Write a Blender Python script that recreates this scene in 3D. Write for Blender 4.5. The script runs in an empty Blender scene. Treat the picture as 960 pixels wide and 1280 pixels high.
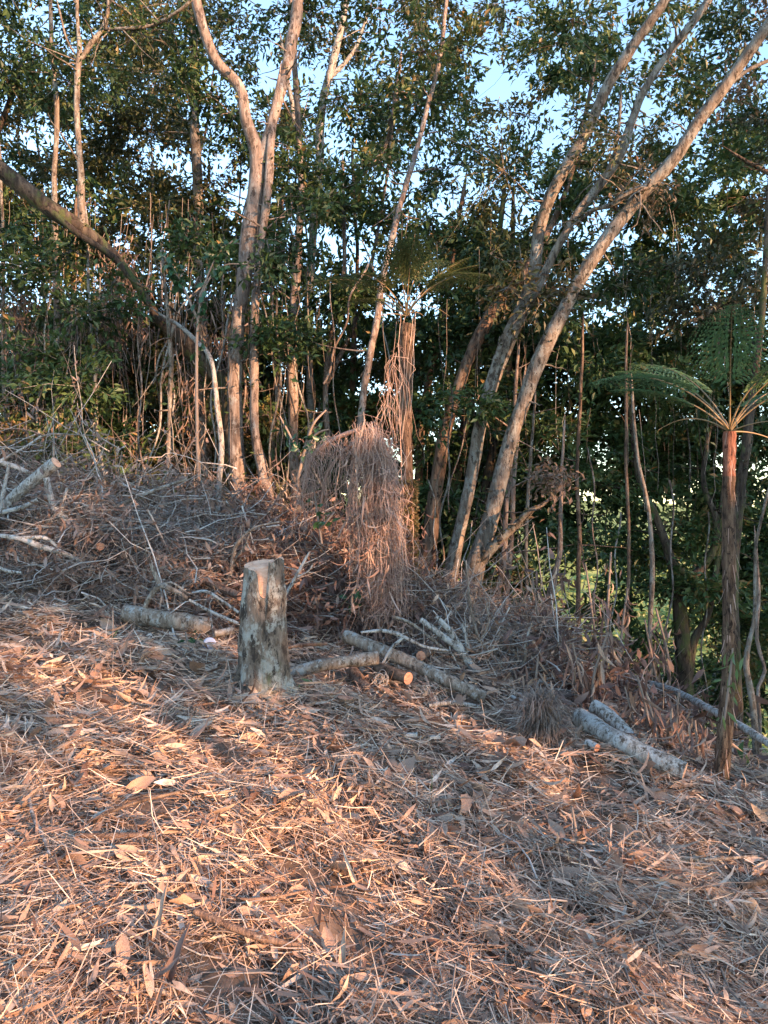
import bpy, math, random
import numpy as np
from mathutils import Vector
random.seed(7)
R = np.random.default_rng(11)
C = bpy.context.scene.collection
scene = bpy.context.scene

# ------------------------------------------------------------------ camera
F = 924.0                       # focal length in photo pixels (960 x 1280)
EYE = 1.5
cam = bpy.data.cameras.new('camera'); cam.sensor_fit = 'VERTICAL'; cam.sensor_height = 36
cam.lens = F / 1280 * 36; cam.clip_start = .05; cam.clip_end = 9000
co = bpy.data.objects.new('camera', cam); C.objects.link(co)
co.location = (0, 0, EYE); co.rotation_euler = (math.radians(90), 0, 0)
scene.camera = co

# ------------------------------------------------------------------ sky, sun, exposure
SUN_EL = math.radians(11.0)
SUN_AZ = math.radians(131.0)    # clockwise from +Y: behind the camera, to the right
S = np.array([math.sin(SUN_AZ) * math.cos(SUN_EL), math.cos(SUN_AZ) * math.cos(SUN_EL), math.sin(SUN_EL)])
w = bpy.data.worlds.new('World'); scene.world = w; w.use_nodes = True
nt = w.node_tree; bg = nt.nodes['Background']
sky = nt.nodes.new('ShaderNodeTexSky'); sky.sky_type = 'NISHITA'; sky.sun_disc = False
sky.sun_elevation = SUN_EL; sky.sun_rotation = SUN_AZ; sky.air_density = 1.0; sky.dust_density = 0.15; sky.ozone_density = 1.7
nt.links.new(sky.outputs[0], bg.inputs[0]); bg.inputs[1].default_value = 0.14
sl = bpy.data.lights.new('sun', 'SUN'); sl.energy = 3.3; sl.angle = math.radians(.55); sl.color = (1, .56, .31)
so = bpy.data.objects.new('sun', sl); C.objects.link(so)
so.rotation_euler = Vector(S).to_track_quat('Z', 'Y').to_euler()
scene.view_settings.view_transform = 'Standard'; scene.view_settings.look = 'None'
scene.view_settings.exposure = 2.5; scene.view_settings.gamma = 1
scene.cycles.max_bounces = 5; scene.cycles.diffuse_bounces = 3; scene.cycles.glossy_bounces = 1
scene.cycles.transmission_bounces = 3; scene.cycles.transparent_max_bounces = 4

# ------------------------------------------------------------------ helpers
def unit(a): return a / np.maximum(np.linalg.norm(a, axis=-1, keepdims=True), 1e-9)
def sn(p, f, seed):
    r = np.random.default_rng(seed); out = 0
    for i in range(5):
        k = r.normal(size=p.shape[-1]); k = k / np.linalg.norm(k) * f * (0.6 + .3 * i)
        out = out + np.sin(p @ k + r.uniform(0, 6.28))
    return out / 3.2
def lerp_tab(x, tab):
    a = np.array(tab, float); return np.interp(x, a[:, 0], a[:, 1])
def sstep(x, a, b):
    t = np.clip((x - a) / (b - a), 0, 1); return t * t * (3 - 2 * t)
EDGE = [(-40, 17), (-6, 15), (-2, 12.5), (0, 10.5), (1.0, 8.6), (1.6, 6.2), (2.2, 5.2), (3, 4.6), (6, 3.8), (12, 3), (40, 2)]
def G(x, y):
    x = np.asarray(x, float); y = np.asarray(y, float)
    xs = 14 * np.tanh(x / 14); ys = np.where(y > 0, 16 * np.tanh(y / 16), 40 * np.tanh(y / 40))
    z = -.19 * xs + .057 * ys
    d = np.maximum(y - lerp_tab(x, EDGE), 0)
    fall = .55 * d * d / (d + 1.2); fall = 24 * (1 - np.exp(-fall / 24))
    far = np.hypot(x, y)
    hill = 17 * sstep(y + .12 * x, 75, 210) + 26 * sstep(y - .2 * x, 500, 1500)
    rough = sstep(far, 40, 120) * (1.6 * np.sin(x * .05 + 1) * np.sin(y * .043) + .8 * np.sin(x * .13 + y * .09)) + sstep(far, 500, 1500) * 9 * np.sin(x * .004 + .7)
    return z - fall + hill + rough + .02 * np.sin(x * 3.1 + y * 1.3) * np.sin(y * 2.7 - x) + .012 * np.sin(x * 9 + 2) * np.sin(y * 8 + x * 3)
def P(px, py, d): return np.array([(px - 480) / F * d, d, EYE + (640 - py) / F * d])
def onground(px, py):
    d = .8
    while d < 30:
        p = P(px, py, d)
        if p[2] <= G(p[0], p[1]): return p
        d += .01
    return P(px, py, 9)

class MB:
    def __init__(s): s.V = []; s.Fc = []; s.T = []; s.n = 0
    def add(s, v, f, t=.5):
        v = np.asarray(v, float).reshape(-1, 3); s.V.append(v)
        s.Fc.append(np.asarray(f, np.int64) + s.n); s.n += len(v)
        s.T.append(np.full(len(v), t, float) if np.isscalar(t) else np.asarray(t, float))
    def mesh(s, name, m, origin=(0, 0, 0), smooth=True):
        me = bpy.data.meshes.new(name)
        V = np.concatenate(s.V) - np.array(origin)
        lt = np.concatenate([np.full(len(f), f.shape[1]) for f in s.Fc]); li = np.concatenate([f.ravel() for f in s.Fc])
        me.vertices.add(len(V)); me.vertices.foreach_set('co', V.ravel().astype(np.float32))
        me.loops.add(len(li)); me.loops.foreach_set('vertex_index', li.astype(np.int32))
        me.polygons.add(len(lt)); me.polygons.foreach_set('loop_start', np.concatenate([[0], np.cumsum(lt)[:-1]]).astype(np.int32))
        me.polygons.foreach_set('loop_total', lt.astype(np.int32))
        me.polygons.foreach_set('use_smooth', np.full(len(lt), smooth))
        a = me.attributes.new('tint', 'FLOAT', 'POINT'); a.data.foreach_set('value', np.concatenate(s.T).astype(np.float32))
        me.materials.append(m); me.update(calc_edges=True)
        return me
    def build(s, name, m, parent=None, smooth=True, origin=None):
        if not s.V: return None
        if origin is None: origin = parent.location[:] if parent is not None else (0, 0, 0)
        o = bpy.data.objects.new(name, s.mesh(name, m, origin, smooth)); C.objects.link(o)
        if parent is not None: o.parent = parent
        else: o.location = origin
        return o
def tag(o, label=None, cat=None, group=None, kind=None):
    if label: o['label'] = label
    if cat: o['category'] = cat
    if group: o['group'] = group
    if kind: o['kind'] = kind
    return o
def thing(name, label, cat, loc, group=None):
    o = bpy.data.objects.new(name, None); C.objects.link(o); o.location = tuple(float(v) for v in loc); o.empty_display_size = .1
    return tag(o, label, cat, group)

def tubes(mb, Pt, Rd, sides=6, tint=.5, bump=0, seed=0, bfreq=9):
    """Pt (M,K,3), Rd (M,K)"""
    Pt = np.asarray(Pt, float); Rd = np.asarray(Rd, float)
    if Pt.ndim == 2: Pt = Pt[None]; Rd = Rd[None]
    M, K, _ = Pt.shape
    tan = unit(np.gradient(Pt, axis=1)); main = unit(Pt[:, -1] - Pt[:, 0])
    ax = np.argmin(np.abs(main), axis=1); ref = np.eye(3)[ax][:, None, :]
    u = unit(np.cross(tan, np.broadcast_to(ref, tan.shape))); v = np.cross(tan, u)
    th = np.arange(sides) / sides * 2 * math.pi
    dirs = u[:, :, None] * np.cos(th)[None, None, :, None] + v[:, :, None] * np.sin(th)[None, None, :, None]
    rr = np.repeat(Rd[:, :, None], sides, 2)
    if bump:
        q = Pt[:, :, None] + dirs * Rd[:, :, None, None]
        qs = q * np.array([1, 1, .35])
        rr = rr * (1 + bump * sn(qs, bfreq, seed) + bump * .6 * sn(q, bfreq * 3.1, seed + 5))
    V = Pt[:, :, None] + dirs * rr[..., None]
    idx = np.arange(M * K * sides).reshape(M, K, sides)
    a = idx[:, :-1]; b = idx[:, 1:]
    f = np.stack([a, np.roll(a, -1, 2), np.roll(b, -1, 2), b], -1).reshape(-1, 4)
    t = tint if np.isscalar(tint) else np.repeat(np.asarray(tint), K * sides)
    mb.add(V.reshape(-1, 3), f, t)
    return V
def spline(nodes, step=.07, wob=.01, seed=0):
    """nodes: (x,y,z,r) -> resampled"""
    n = np.array(nodes, float); n = np.vstack([2 * n[0] - n[1], n, 2 * n[-1] - n[-2]])
    out = []
    for i in range(1, len(n) - 2):
        L = np.linalg.norm(n[i + 1, :3] - n[i, :3]); k = max(2, int(L / step))
        t = np.arange(k)[:, None] / k
        p0, p1, p2, p3 = n[i - 1], n[i], n[i + 1], n[i + 2]
        out.append(.5 * ((2 * p1) + (-p0 + p2) * t + (2 * p0 - 5 * p1 + 4 * p2 - p3) * t ** 2 + (-p0 + 3 * p1 - 3 * p2 + p3) * t ** 3))
    out.append(n[-2:-1]); q = np.vstack(out)
    q[:, 3] = np.maximum(q[:, 3], .0015)
    if wob:
        for c in range(3): q[:, c] += wob * sn(q[:, :3], 3.0, seed * 7 + c) + wob * .3 * sn(q[:, :3], 11.0, seed * 7 + c + 3)
    return q
def px_nodes(nodes, d0=8.5):
    """(px,py,width_px[,depth]) -> x,y,z,r"""
    out = []
    for n in nodes:
        d = n[3] if len(n) > 3 else d0
        p = P(n[0], n[1], d); out.append((*p, n[2] / 2 / F * d))
    return out
def blades(mb, P0, D, N, L, W, bend, twist, prof, fold=0., tint=.5):
    P0 = np.asarray(P0, float); M = len(P0)
    b_ = lambda a: np.broadcast_to(np.asarray(a, float), (M,)).astype(float)
    L, W, bend, twist = b_(L), b_(W), b_(bend), b_(twist)
    bend = np.where(np.abs(bend) < .01, .01, bend)
    D = unit(D); N = np.broadcast_to(N, D.shape); N = unit(N - (N * D).sum(1, keepdims=True) * D); Sd = np.cross(D, N)
    prof = np.asarray(prof, float); K = len(prof); t = np.linspace(0, 1, K)
    a = bend[:, None] * t
    x = (L / bend)[:, None] * np.sin(a); z = -(L / bend)[:, None] * (1 - np.cos(a))
    Cc = P0[:, None] + D[:, None] * x[..., None] + N[:, None] * z[..., None]
    Nk = N[:, None] * np.cos(a)[..., None] + D[:, None] * np.sin(a)[..., None]
    tw = twist[:, None] * t; c, s = np.cos(tw)[..., None], np.sin(tw)[..., None]
    Sk = Sd[:, None] * c + Nk * s; N2 = Nk * c - Sd[:, None] * s
    h = (W[:, None] * prof / 2)[..., None]
    cols = [Cc - Sk * h + N2 * h * fold, Cc - N2 * h * fold * .3, Cc + Sk * h + N2 * h * fold] if fold else [Cc - Sk * h, Cc + Sk * h]
    V = np.stack(cols, 2); q = V.shape[2]
    idx = np.arange(M * K * q).reshape(M, K, q)
    f = np.stack([idx[:, :-1, :-1], idx[:, :-1, 1:], idx[:, 1:, 1:], idx[:, 1:, :-1]], -1).reshape(-1, 4)
    t_ = tint if np.isscalar(tint) else np.repeat(np.asarray(tint), K * q)
    mb.add(V.reshape(-1, 3), f, t_)
def kites(mb, P0, D, N, L, W, tint, fold=.25):
    D = unit(D); N = unit(N - (N * D).sum(1, keepdims=True) * D); Sd = np.cross(D, N)
    L = np.asarray(L)[:, None]; W = np.asarray(W)[:, None]
    m = P0 + D * L * .45 + N * W * fold
    V = np.stack([P0, m - Sd * W / 2, P0 + D * L, m + Sd * W / 2], 1); M = len(P0)
    i = np.arange(M)[:, None] * 4
    mb.add(V.reshape(-1, 3), np.concatenate([i + [0, 2, 1], i + [0, 3, 2]]), np.repeat(tint, 4))
LEAF = [.08, .7, 1, .85, .5, .04]
def rdir(n, flat=1.0, rng=R):
    d = rng.normal(size=(n, 3)); d[:, 2] *= flat; return unit(d)

# ------------------------------------------------------------------ materials
def newmat(name):
    m = bpy.data.materials.new(name); m.use_nodes = True; n = m.node_tree.nodes; l = m.node_tree.links
    return m, n, l, n['Principled BSDF']
def ramp(n, l, src, cols):
    r = n.new('ShaderNodeValToRGB'); e = r.color_ramp.elements
    while len(e) > len(cols): e.remove(e[-1])
    while len(e) < len(cols): e.new(1)
    for i, (p, c) in enumerate(cols): e[i].position = p; e[i].color = (*c, 1)
    l.new(src, r.inputs[0]); return r.outputs[0]
def noise(n, l, scale, detail=4, rough=.6, stretch=None, dist=0):
    tc = n.new('ShaderNodeTexCoord'); src = tc.outputs['Object']
    if stretch:
        mp = n.new('ShaderNodeMapping'); mp.inputs['Scale'].default_value = stretch; l.new(src, mp.inputs[0]); src = mp.outputs[0]
    x = n.new('ShaderNodeTexNoise'); x.inputs['Scale'].default_value = scale; x.inputs['Detail'].default_value = detail
    x.inputs['Roughness'].default_value = rough; x.inputs['Distortion'].default_value = dist
    l.new(src, x.inputs['Vector']); return x.outputs['Fac']
def mixc(n, l, fac, a, b):
    m = n.new('ShaderNodeMix'); m.data_type = 'RGBA'
    if isinstance(fac, float): m.inputs[0].default_value = fac
    else: l.new(fac, m.inputs[0])
    for s_, v in ((6, a), (7, b)):
        if isinstance(v, tuple): m.inputs[s_].default_value = (*v, 1)
        else: l.new(v, m.inputs[s_])
    return m.outputs[2]
def leafmat(name, cols, trans=.25, rough=.5, spec=.4, nscale=0, ncol=None):
    m, n, l, b = newmat(name)
    at = n.new('ShaderNodeAttribute'); at.attribute_name = 'tint'
    c = ramp(n, l, at.outputs['Fac'], cols)
    if nscale:
        f = noise(n, l, nscale, 3); f2 = ramp(n, l, f, [(.42, (0, 0, 0)), (.62, (1, 1, 1))])
        m2 = n.new('ShaderNodeMath'); m2.operation = 'MULTIPLY'; l.new(f2, m2.inputs[0]); m2.inputs[1].default_value = .55
        c = mixc(n, l, m2.outputs[0], c, ncol)
    l.new(c, b.inputs['Base Color']); b.inputs['Roughness'].default_value = rough; b.inputs['Specular IOR Level'].default_value = spec
    if trans:
        t = n.new('ShaderNodeBsdfTranslucent'); l.new(c, t.inputs[0]); mx = n.new('ShaderNodeMixShader'); mx.inputs[0].default_value = trans
        l.new(b.outputs[0], mx.inputs[1]); l.new(t.outputs[0], mx.inputs[2]); l.new(mx.outputs[0], n['Material Output'].inputs[0])
    return m
def barkmat(name, dark, mid, light, lichen=(.5, .52, .47), lamt=.5, moss=None, mamt=.0, scale=1.0, bump=.8, st=.16, lsc=11):
    m, n, l, b = newmat(name)
    f = noise(n, l, 17 * scale, 8, .72, (1, 1, st), .5)
    c = ramp(n, l, f, [(.36, dark), (.5, mid), (.62, light)])
    fl = noise(n, l, lsc * scale, 8, .78, (1, 1, .6)); lo = .70 - .26 * lamt
    k = ramp(n, l, fl, [(lo, (0, 0, 0)), (lo + .05, (.85, .85, .85))])
    fine = noise(n, l, 60 * scale, 2); lc = mixc(n, l, fine, tuple(v * .6 for v in lichen), lichen)
    c = mixc(n, l, k, c, lc)
    fd = noise(n, l, 19 * scale, 7, .75, (1, 1, .45)); kd = ramp(n, l, fd, [(.41, (1, 1, 1)), (.47, (0, 0, 0))]); c = mixc(n, l, kd, c, tuple(v * .7 for v in dark))
    if moss:
        fm = noise(n, l, 3.3 * scale, 5, .7, (1, 1, .5)); lo = .75 - .4 * mamt
        k2 = ramp(n, l, fm, [(lo, (0, 0, 0)), (lo + .1, (1, 1, 1))])
        c = mixc(n, l, k2, c, moss)
    l.new(c, b.inputs['Base Color']); b.inputs['Roughness'].default_value = .85; b.inputs['Specular IOR Level'].default_value = .2
    bf = noise(n, l, 38 * scale, 5, .7, (1, 1, .22), .5)
    bm = n.new('ShaderNodeBump'); bm.inputs['Strength'].default_value = bump; bm.inputs['Distance'].default_value = .02
    l.new(bf, bm.inputs['Height']); l.new(bm.outputs[0], b.inputs['Normal'])
    return m
M = {}
M['leaf'] = leafmat('foliage_green', [(0, (0.02, 0.043, 0.016)), (0.4, (0.04, 0.08, 0.027)), (0.7, (0.069, 0.115, 0.035)), (0.88, (0.125, 0.144, 0.044)), (1, (0.237, 0.156, 0.062))])
M['leaf_olive'] = leafmat('foliage_olive', [(0, (.028, .042, .016)), (.45, (.062, .076, .026)), (.8, (.11, .105, .038)), (1, (.20, .13, .06))])
M['leaf_brownish'] = leafmat('foliage_brownish', [(0, (.03, .042, .022)), (.45, (.065, .07, .035)), (.75, (.12, .09, .055)), (1, (.2, .13, .09))])
M['fern'] = leafmat('fern_green', [(0, (.045, .09, .04)), (.5, (.095, .175, .07)), (1, (.17, .23, .085))], rough=.45, trans=.4)
M['fern_olive'] = leafmat('fern_olive', [(0, (.045, .065, .022)), (.5, (.09, .115, .04)), (1, (.16, .16, .06))], trans=.4)
M['broad'] = leafmat('broad_leaf', [(0, (.02, .06, .03)), (.6, (.045, .11, .045)), (1, (.10, .19, .05))], rough=.35, spec=.5)
M['dead'] = leafmat('dead_leaf', [(0, (.10, .05, .033)), (.3, (.27, .155, .105)), (.6, (.46, .305, .215)), (.85, (.60, .45, .34)), (1, (.68, .57, .47))], trans=.12, rough=.55, spec=.35, nscale=30, ncol=(.16, .11, .085))
M['dead_brush'] = leafmat('dead_leaf_grey_brown', [(0, (.08, .05, .04)), (.4, (.18, .12, .095)), (.75, (.30, .215, .175)), (1, (.42, .34, .29))], trans=.15, rough=.6)
M['dead_red'] = leafmat('dead_leaf_reddish', [(0, (0.062, 0.034, 0.028)), (0.4, (0.148, 0.086, 0.07)), (0.75, (0.242, 0.152, 0.119)), (1, (0.328, 0.232, 0.18))], trans=.15, rough=.6)
M['straw'] = leafmat('straw', [(0, (.12, .07, .05)), (.3, (.35, .225, .16)), (.65, (.58, .43, .32)), (1, (.72, .61, .49))], trans=.08, rough=.5, spec=.35)
M['vine_red'] = leafmat('dry_vine_reddish', [(0, (.15, .085, .065)), (.5, (.36, .23, .18)), (1, (.52, .39, .32))], trans=.1, rough=.65)
M['twig'] = leafmat('twig', [(0, (.10, .075, .06)), (.5, (.27, .215, .18)), (.85, (.42, .38, .34)), (1, (.55, .53, .5))], trans=0, rough=.75, spec=.2, nscale=18, ncol=(.2, .15, .12))
M['bark_tan'] = barkmat('bark_tan', (.085, .062, .05), (.19, .145, .12), (.29, .235, .20), (.34, .33, .31), .62)
M['bark_grey'] = barkmat('bark_grey', (0.062, 0.05, 0.04), (0.149, 0.118, 0.093), (0.223, 0.192, 0.158), (0.298, 0.291, 0.26), .75, (.07, .08, .035), .25)
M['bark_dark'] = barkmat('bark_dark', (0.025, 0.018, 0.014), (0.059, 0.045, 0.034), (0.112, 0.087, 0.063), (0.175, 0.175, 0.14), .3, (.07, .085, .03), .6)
M['bark_brown'] = barkmat('bark_brown', (0.051, 0.034, 0.025), (0.128, 0.085, 0.06), (0.204, 0.149, 0.111), (0.255, 0.238, 0.196), .3, (.06, .07, .03), .3)
M['bark_pale'] = barkmat('bark_pale', (0.136, 0.109, 0.088), (0.245, 0.218, 0.184), (0.313, 0.286, 0.252), (0.394, 0.394, 0.374), .9, scale=1.4)
M['bark_mossy'] = barkmat('bark_mossy', (.05, .04, .02), (.11, .09, .035), (.20, .16, .06), (.22, .2, .1), .3, (.10, .11, .03), .9, scale=2, bump=1)
M['fern_trunk'] = barkmat('fern_trunk_fibres', (.04, .025, .018), (.12, .075, .05), (.22, .15, .10), (.3, .26, .2), .2, (.10, .11, .055), .4, scale=2.2, bump=1)
M['fern_crown'] = barkmat('fern_crown_fibres', (.09, .035, .025), (.21, .085, .055), (.34, .16, .11), (.4, .25, .18), .2, scale=2.2, bump=1)
M['log'] = barkmat('log_bark', (0.128, 0.096, 0.072), (0.24, 0.188, 0.148), (0.336, 0.288, 0.24), (0.48, 0.48, 0.456), .62, (.16, .15, .08), .2, scale=1.6)
M['log_white'] = barkmat('log_bark_whitish', (.13, .105, .085), (.29, .265, .235), (.44, .42, .39), (.56, .56, .54), .85, scale=1.8)
M['log_brown'] = barkmat('log_bark_brown', (0.085, 0.051, 0.038), (0.178, 0.115, 0.085), (0.272, 0.191, 0.145), (0.425, 0.408, 0.365), .35, (.12, .12, .05), .3, scale=1.8)
M['stump'] = barkmat('stump_bark', (.065, .05, .04), (.17, .13, .10), (.26, .21, .165), (.46, .45, .40), .72, (.12, .12, .065), .42, scale=1.05, bump=1.0, st=.45, lsc=8)
def cutmat(name, a, b_, dark):
    m, n, l, b = newmat(name); f = noise(n, l, 22, 5, .6, (1, 1, 3), 1.0)
    c = ramp(n, l, f, [(.3, dark), (.45, a), (.7, b_)]); l.new(c, b.inputs['Base Color']); b.inputs['Roughness'].default_value = .8
    bm = n.new('ShaderNodeBump'); bm.inputs['Strength'].default_value = .4; bm.inputs['Distance'].default_value = .006; l.new(noise(n, l, 70, 3, .6, (1, 6, 1)), bm.inputs['Height']); l.new(bm.outputs[0], b.inputs['Normal'])
    return m
M['cut_pink'] = cutmat('cut_wood_pink', (.64, .36, .23), (.76, .50, .35), (.48, .24, .14))
M['cut_red'] = cutmat('cut_wood_red', (.45, .20, .12), (.55, .30, .19), (.25, .10, .06))
m, n, l, b = newmat('soil')
c = ramp(n, l, noise(n, l, 9, 8, .75), [(.3, (.05, .034, .024)), (.5, (.13, .09, .065)), (.7, (.24, .175, .13))])
geo = n.new('ShaderNodeTexCoord'); sp = n.new('ShaderNodeSeparateXYZ'); l.new(geo.outputs['Object'], sp.inputs[0])
mr = n.new('ShaderNodeMapRange'); mr.inputs[1].default_value = 20; mr.inputs[2].default_value = 45; l.new(sp.outputs[1], mr.inputs[0])
nz = n.new('ShaderNodeTexNoise'); nz.inputs['Scale'].default_value = .12; nz.inputs['Detail'].default_value = 9; nz.inputs['Roughness'].default_value = .7; l.new(geo.outputs['Object'], nz.inputs['Vector'])
gr = ramp(n, l, nz.outputs['Fac'], [(.36, (.07, .10, .03)), (.48, (.20, .24, .065)), (.6, (.30, .32, .10)), (.75, (.34, .28, .15))])
l.new(mixc(n, l, mr.outputs[0], c, gr), b.inputs['Base Color']); b.inputs['Roughness'].default_value = .95; b.inputs['Specular IOR Level'].default_value = .1
M['soil'] = m

# ------------------------------------------------------------------ ground
def ground():
    def axis(n, a, c): t = np.linspace(-1, 1, n); return c * np.sinh(a * t) / np.sinh(a)
    xs = axis(221, 9.2, 4200); ys = 3.5 + axis(261, 9.2, 4600)
    X, Y = np.meshgrid(xs, ys); Z = G(X, Y)
    V = np.stack([X, Y, Z], -1).reshape(-1, 3); i = np.arange(V.shape[0]).reshape(X.shape)
    f = np.stack([i[:-1, :-1], i[:-1, 1:], i[1:, 1:], i[1:, :-1]], -1).reshape(-1, 4)
    mb = MB(); mb.add(V, f); o = mb.build('ground', M['soil']); tag(o, kind='structure'); return o
GROUND = ground()

def heap_h(px, d):
    px = np.asarray(px, float); d = np.asarray(d, float)
    h = np.interp(px, [-400, 0, 110, 200, 290, 340, 420, 480, 520, 600, 640, 700, 760, 860, 900], [1.0, .95, .92, .78, .72, .78, .8, .7, .40, .35, .3, .36, .26, .18, .05])
    f = np.interp(px, [-400, 0, 120, 260, 300, 340, 400, 440, 520, 640, 700, 790, 870, 900], [6.3, 5.85, 5.6, 5.55, 5.7, 5.9, 6.1, 6.1, 5.95, 5.6, 5.45, 5.5, 5.1, 4.9])
    lump_ = 1 + .5 * sn(np.stack([(px - 480) / F * d, d], -1), 3.6, 41)
    return h * lump_ * sstep(d, f - .1, f + .75) * (1 - sstep(d, f + 2.2, f + 3.0)), f
# ------------------------------------------------------------------ litter on the slope
def img_uniform(n, rng, xw=.66, y0=1.0, y1=9.0, power=1.0):
    u = rng.random(n); y = y0 * (y1 / y0) ** u if power == 1 else (y0 ** -1 + u * (y1 ** -1 - y0 ** -1)) ** -1
    x = rng.uniform(-xw, xw, n) * (y + .6); h, _ = heap_h(x / y * F + 480, y); k = rng.random(n) > sstep(h, .05, .22) * .93; y = np.where(k, y, rng.uniform(y0, 4.2, n)); x = np.where(k, x, rng.uniform(-xw, xw, n) * (y + .6))
    return x, y
def flow(x, y):   # heading of the straw mats, varying slowly over the slope
    p = np.stack([x, y], -1); return -.5 + 1.0 * sn(p, 1.4, 3) + .6 * sn(p, 4.0, 4)
def slope_dir(ang, x, y):
    dx, dy = np.cos(ang), np.sin(ang); e = .05
    dz = (G(x + dx * e, y + dy * e) - G(x - dx * e, y - dy * e)) / (2 * e)
    return unit(np.stack([dx, dy, dz], -1))
def lump(x, y):
    p = np.stack([x, y], -1); return .05 * np.maximum(sn(p, 5.0, 8), -.6) + .028 * sn(p, 13., 9)
def straw_litter():
    rng = np.random.default_rng(21); mb = MB()
    # bundles of near-parallel straws
    nb, k = 3600, 16
    bx, by = img_uniform(nb, rng); ba = flow(bx, by) + rng.normal(0, .75, nb)
    x = np.repeat(bx, k) + rng.normal(0, .045, nb * k); y = np.repeat(by, k) + rng.normal(0, .045, nb * k)
    a = np.repeat(ba, k) + rng.normal(0, .22, nb * k)
    # loose straws
    n2 = 50000; x2, y2 = img_uniform(n2, rng); a2 = rng.uniform(0, 6.28, n2)
    x = np.concatenate([x, x2]); y = np.concatenate([y, y2]); a = np.concatenate([a, a2]); n = len(x)
    far = np.clip(y / 3.2, .8, 1.6)
    L = rng.uniform(.05, .30, n) * rng.random(n) ** .35 * (.7 + .3 * far); W = rng.uniform(.002, .0048, n) * far
    D = slope_dir(a, x, y); D[:, 2] += rng.normal(.03, .13, n)
    z = G(x, y) + lump(x, y) + rng.random(n) ** 1.6 * .055 + .004
    N = np.array([0, 0, 1.]) + rng.normal(0, .5, (n, 3))
    P0 = np.stack([x, y, z], -1) - unit(D) * L[:, None] * .5
    t = np.clip(np.concatenate([np.repeat(rng.normal(.54, .23, nb), k), rng.normal(.5, .25, n2)]) + rng.normal(0, .14, n), 0, 1)
    blades(mb, P0, D, N, L, W, rng.normal(0, .5, n), rng.normal(0, .8, n), [1, 1, .5], tint=t)
    o = mb.build('straw_litter', M['straw']); tag(o, 'fine dry straw and stalks matted over the whole cleared slope', 'straw', kind='stuff')
straw_litter()
def leaf_litter():
    rng = np.random.default_rng(22); mb = MB()
    n = 15000; x, y = img_uniform(n, rng, y1=10.); a = rng.uniform(0, 6.28, n)
    a = np.where(rng.random(n) < .5, flow(x, y) + rng.normal(0, .5, n), a)
    far = np.clip(y / 3.5, .75, 1.3)
    L = rng.uniform(.05, .15, n) * far; W = L * rng.uniform(.13, .34, n)
    D = slope_dir(a, x, y); D[:, 2] += rng.normal(0, .22, n)
    z = G(x, y) + lump(x, y) + rng.random(n) ** 1.5 * .055
    N = np.array([0, 0, 1.]) + rng.normal(0, .45, (n, 3))
    blades(mb, np.stack([x, y, z], -1) - unit(D) * L[:, None] * .5, D, N, L, W, rng.normal(.2, .7, n), rng.normal(0, .8, n), [.15, 1, .75, .05], fold=.35, tint=np.clip(rng.normal(.5, .29, n), 0, 1))
    # longer bamboo-like blades lying on top
    n = 4600; x, y = img_uniform(n, rng, y1=8.); a = flow(x, y) + rng.normal(0, .9, n); far = np.clip(y / 3.3, .8, 1.3)
    L = rng.uniform(.09, .21, n) * far; W = rng.uniform(.008, .022, n) * far; D = slope_dir(a, x, y); D[:, 2] += rng.normal(.08, .22, n)
    z = G(x, y) + lump(x, y) + .03 + rng.random(n) * .045; N = np.array([0, 0, 1.]) + rng.normal(0, .55, (n, 3))
    blades(mb, np.stack([x, y, z], -1) - unit(D) * L[:, None] * .5, D, N, L, W, rng.normal(.3, .9, n), rng.normal(0, 1.2, n), [.2, 1, .9, .55, .05], tint=np.clip(rng.normal(.54, .28, n), 0, 1))
    # crumbled bits
    n = 24000; x, y = img_uniform(n, rng, y1=10.); L = rng.uniform(.012, .04, n) * np.clip(y / 3, .8, 1.6)
    z = G(x, y) + lump(x, y) + rng.random(n) * .045
    kites(mb, np.stack([x, y, z], -1), rdir(n, .4, rng), np.array([0, 0, 1.]) + rng.normal(0, .5, (n, 3)), L, L * .5, np.clip(rng.normal(.5, .28, n), 0, 1))
    o = mb.build('leaf_litter', M['dead']); tag(o, 'small dry brown leaves and crumbled bits strewn over the slope', 'leaf litter', kind='stuff')
leaf_litter()
def twig_litter():
    rng = np.random.default_rng(29); mb = MB(); n = 1300; x, y = img_uniform(n, rng, y0=1.3, y1=8.); D = slope_dir(rng.uniform(0, 6.28, n), x, y); D[:, 2] += rng.normal(.03, .12, n)
    L = rng.uniform(.08, .45, n); k = np.linspace(-.5, .5, 5)[None, :, None]; z = G(x, y) + lump(x, y) + rng.uniform(.01, .07, n)
    p = np.stack([x, y, z], -1)[:, None] + D[:, None] * L[:, None, None] * k + rng.normal(0, 1, (n, 1, 3)) * [1, 1, .3] * (L * .25)[:, None, None] * k * k + rng.normal(0, .006, (n, 5, 3))
    tubes(mb, p, rng.uniform(.0012, .0042, n)[:, None] * np.linspace(1, .5, 5)[None], 4, tint=np.clip(rng.normal(.4, .25, n), 0, 1)); tag(mb.build('twig_litter', M['twig']), 'small broken twigs mixed into the dry litter', 'twigs', kind='stuff')
twig_litter()
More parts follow.
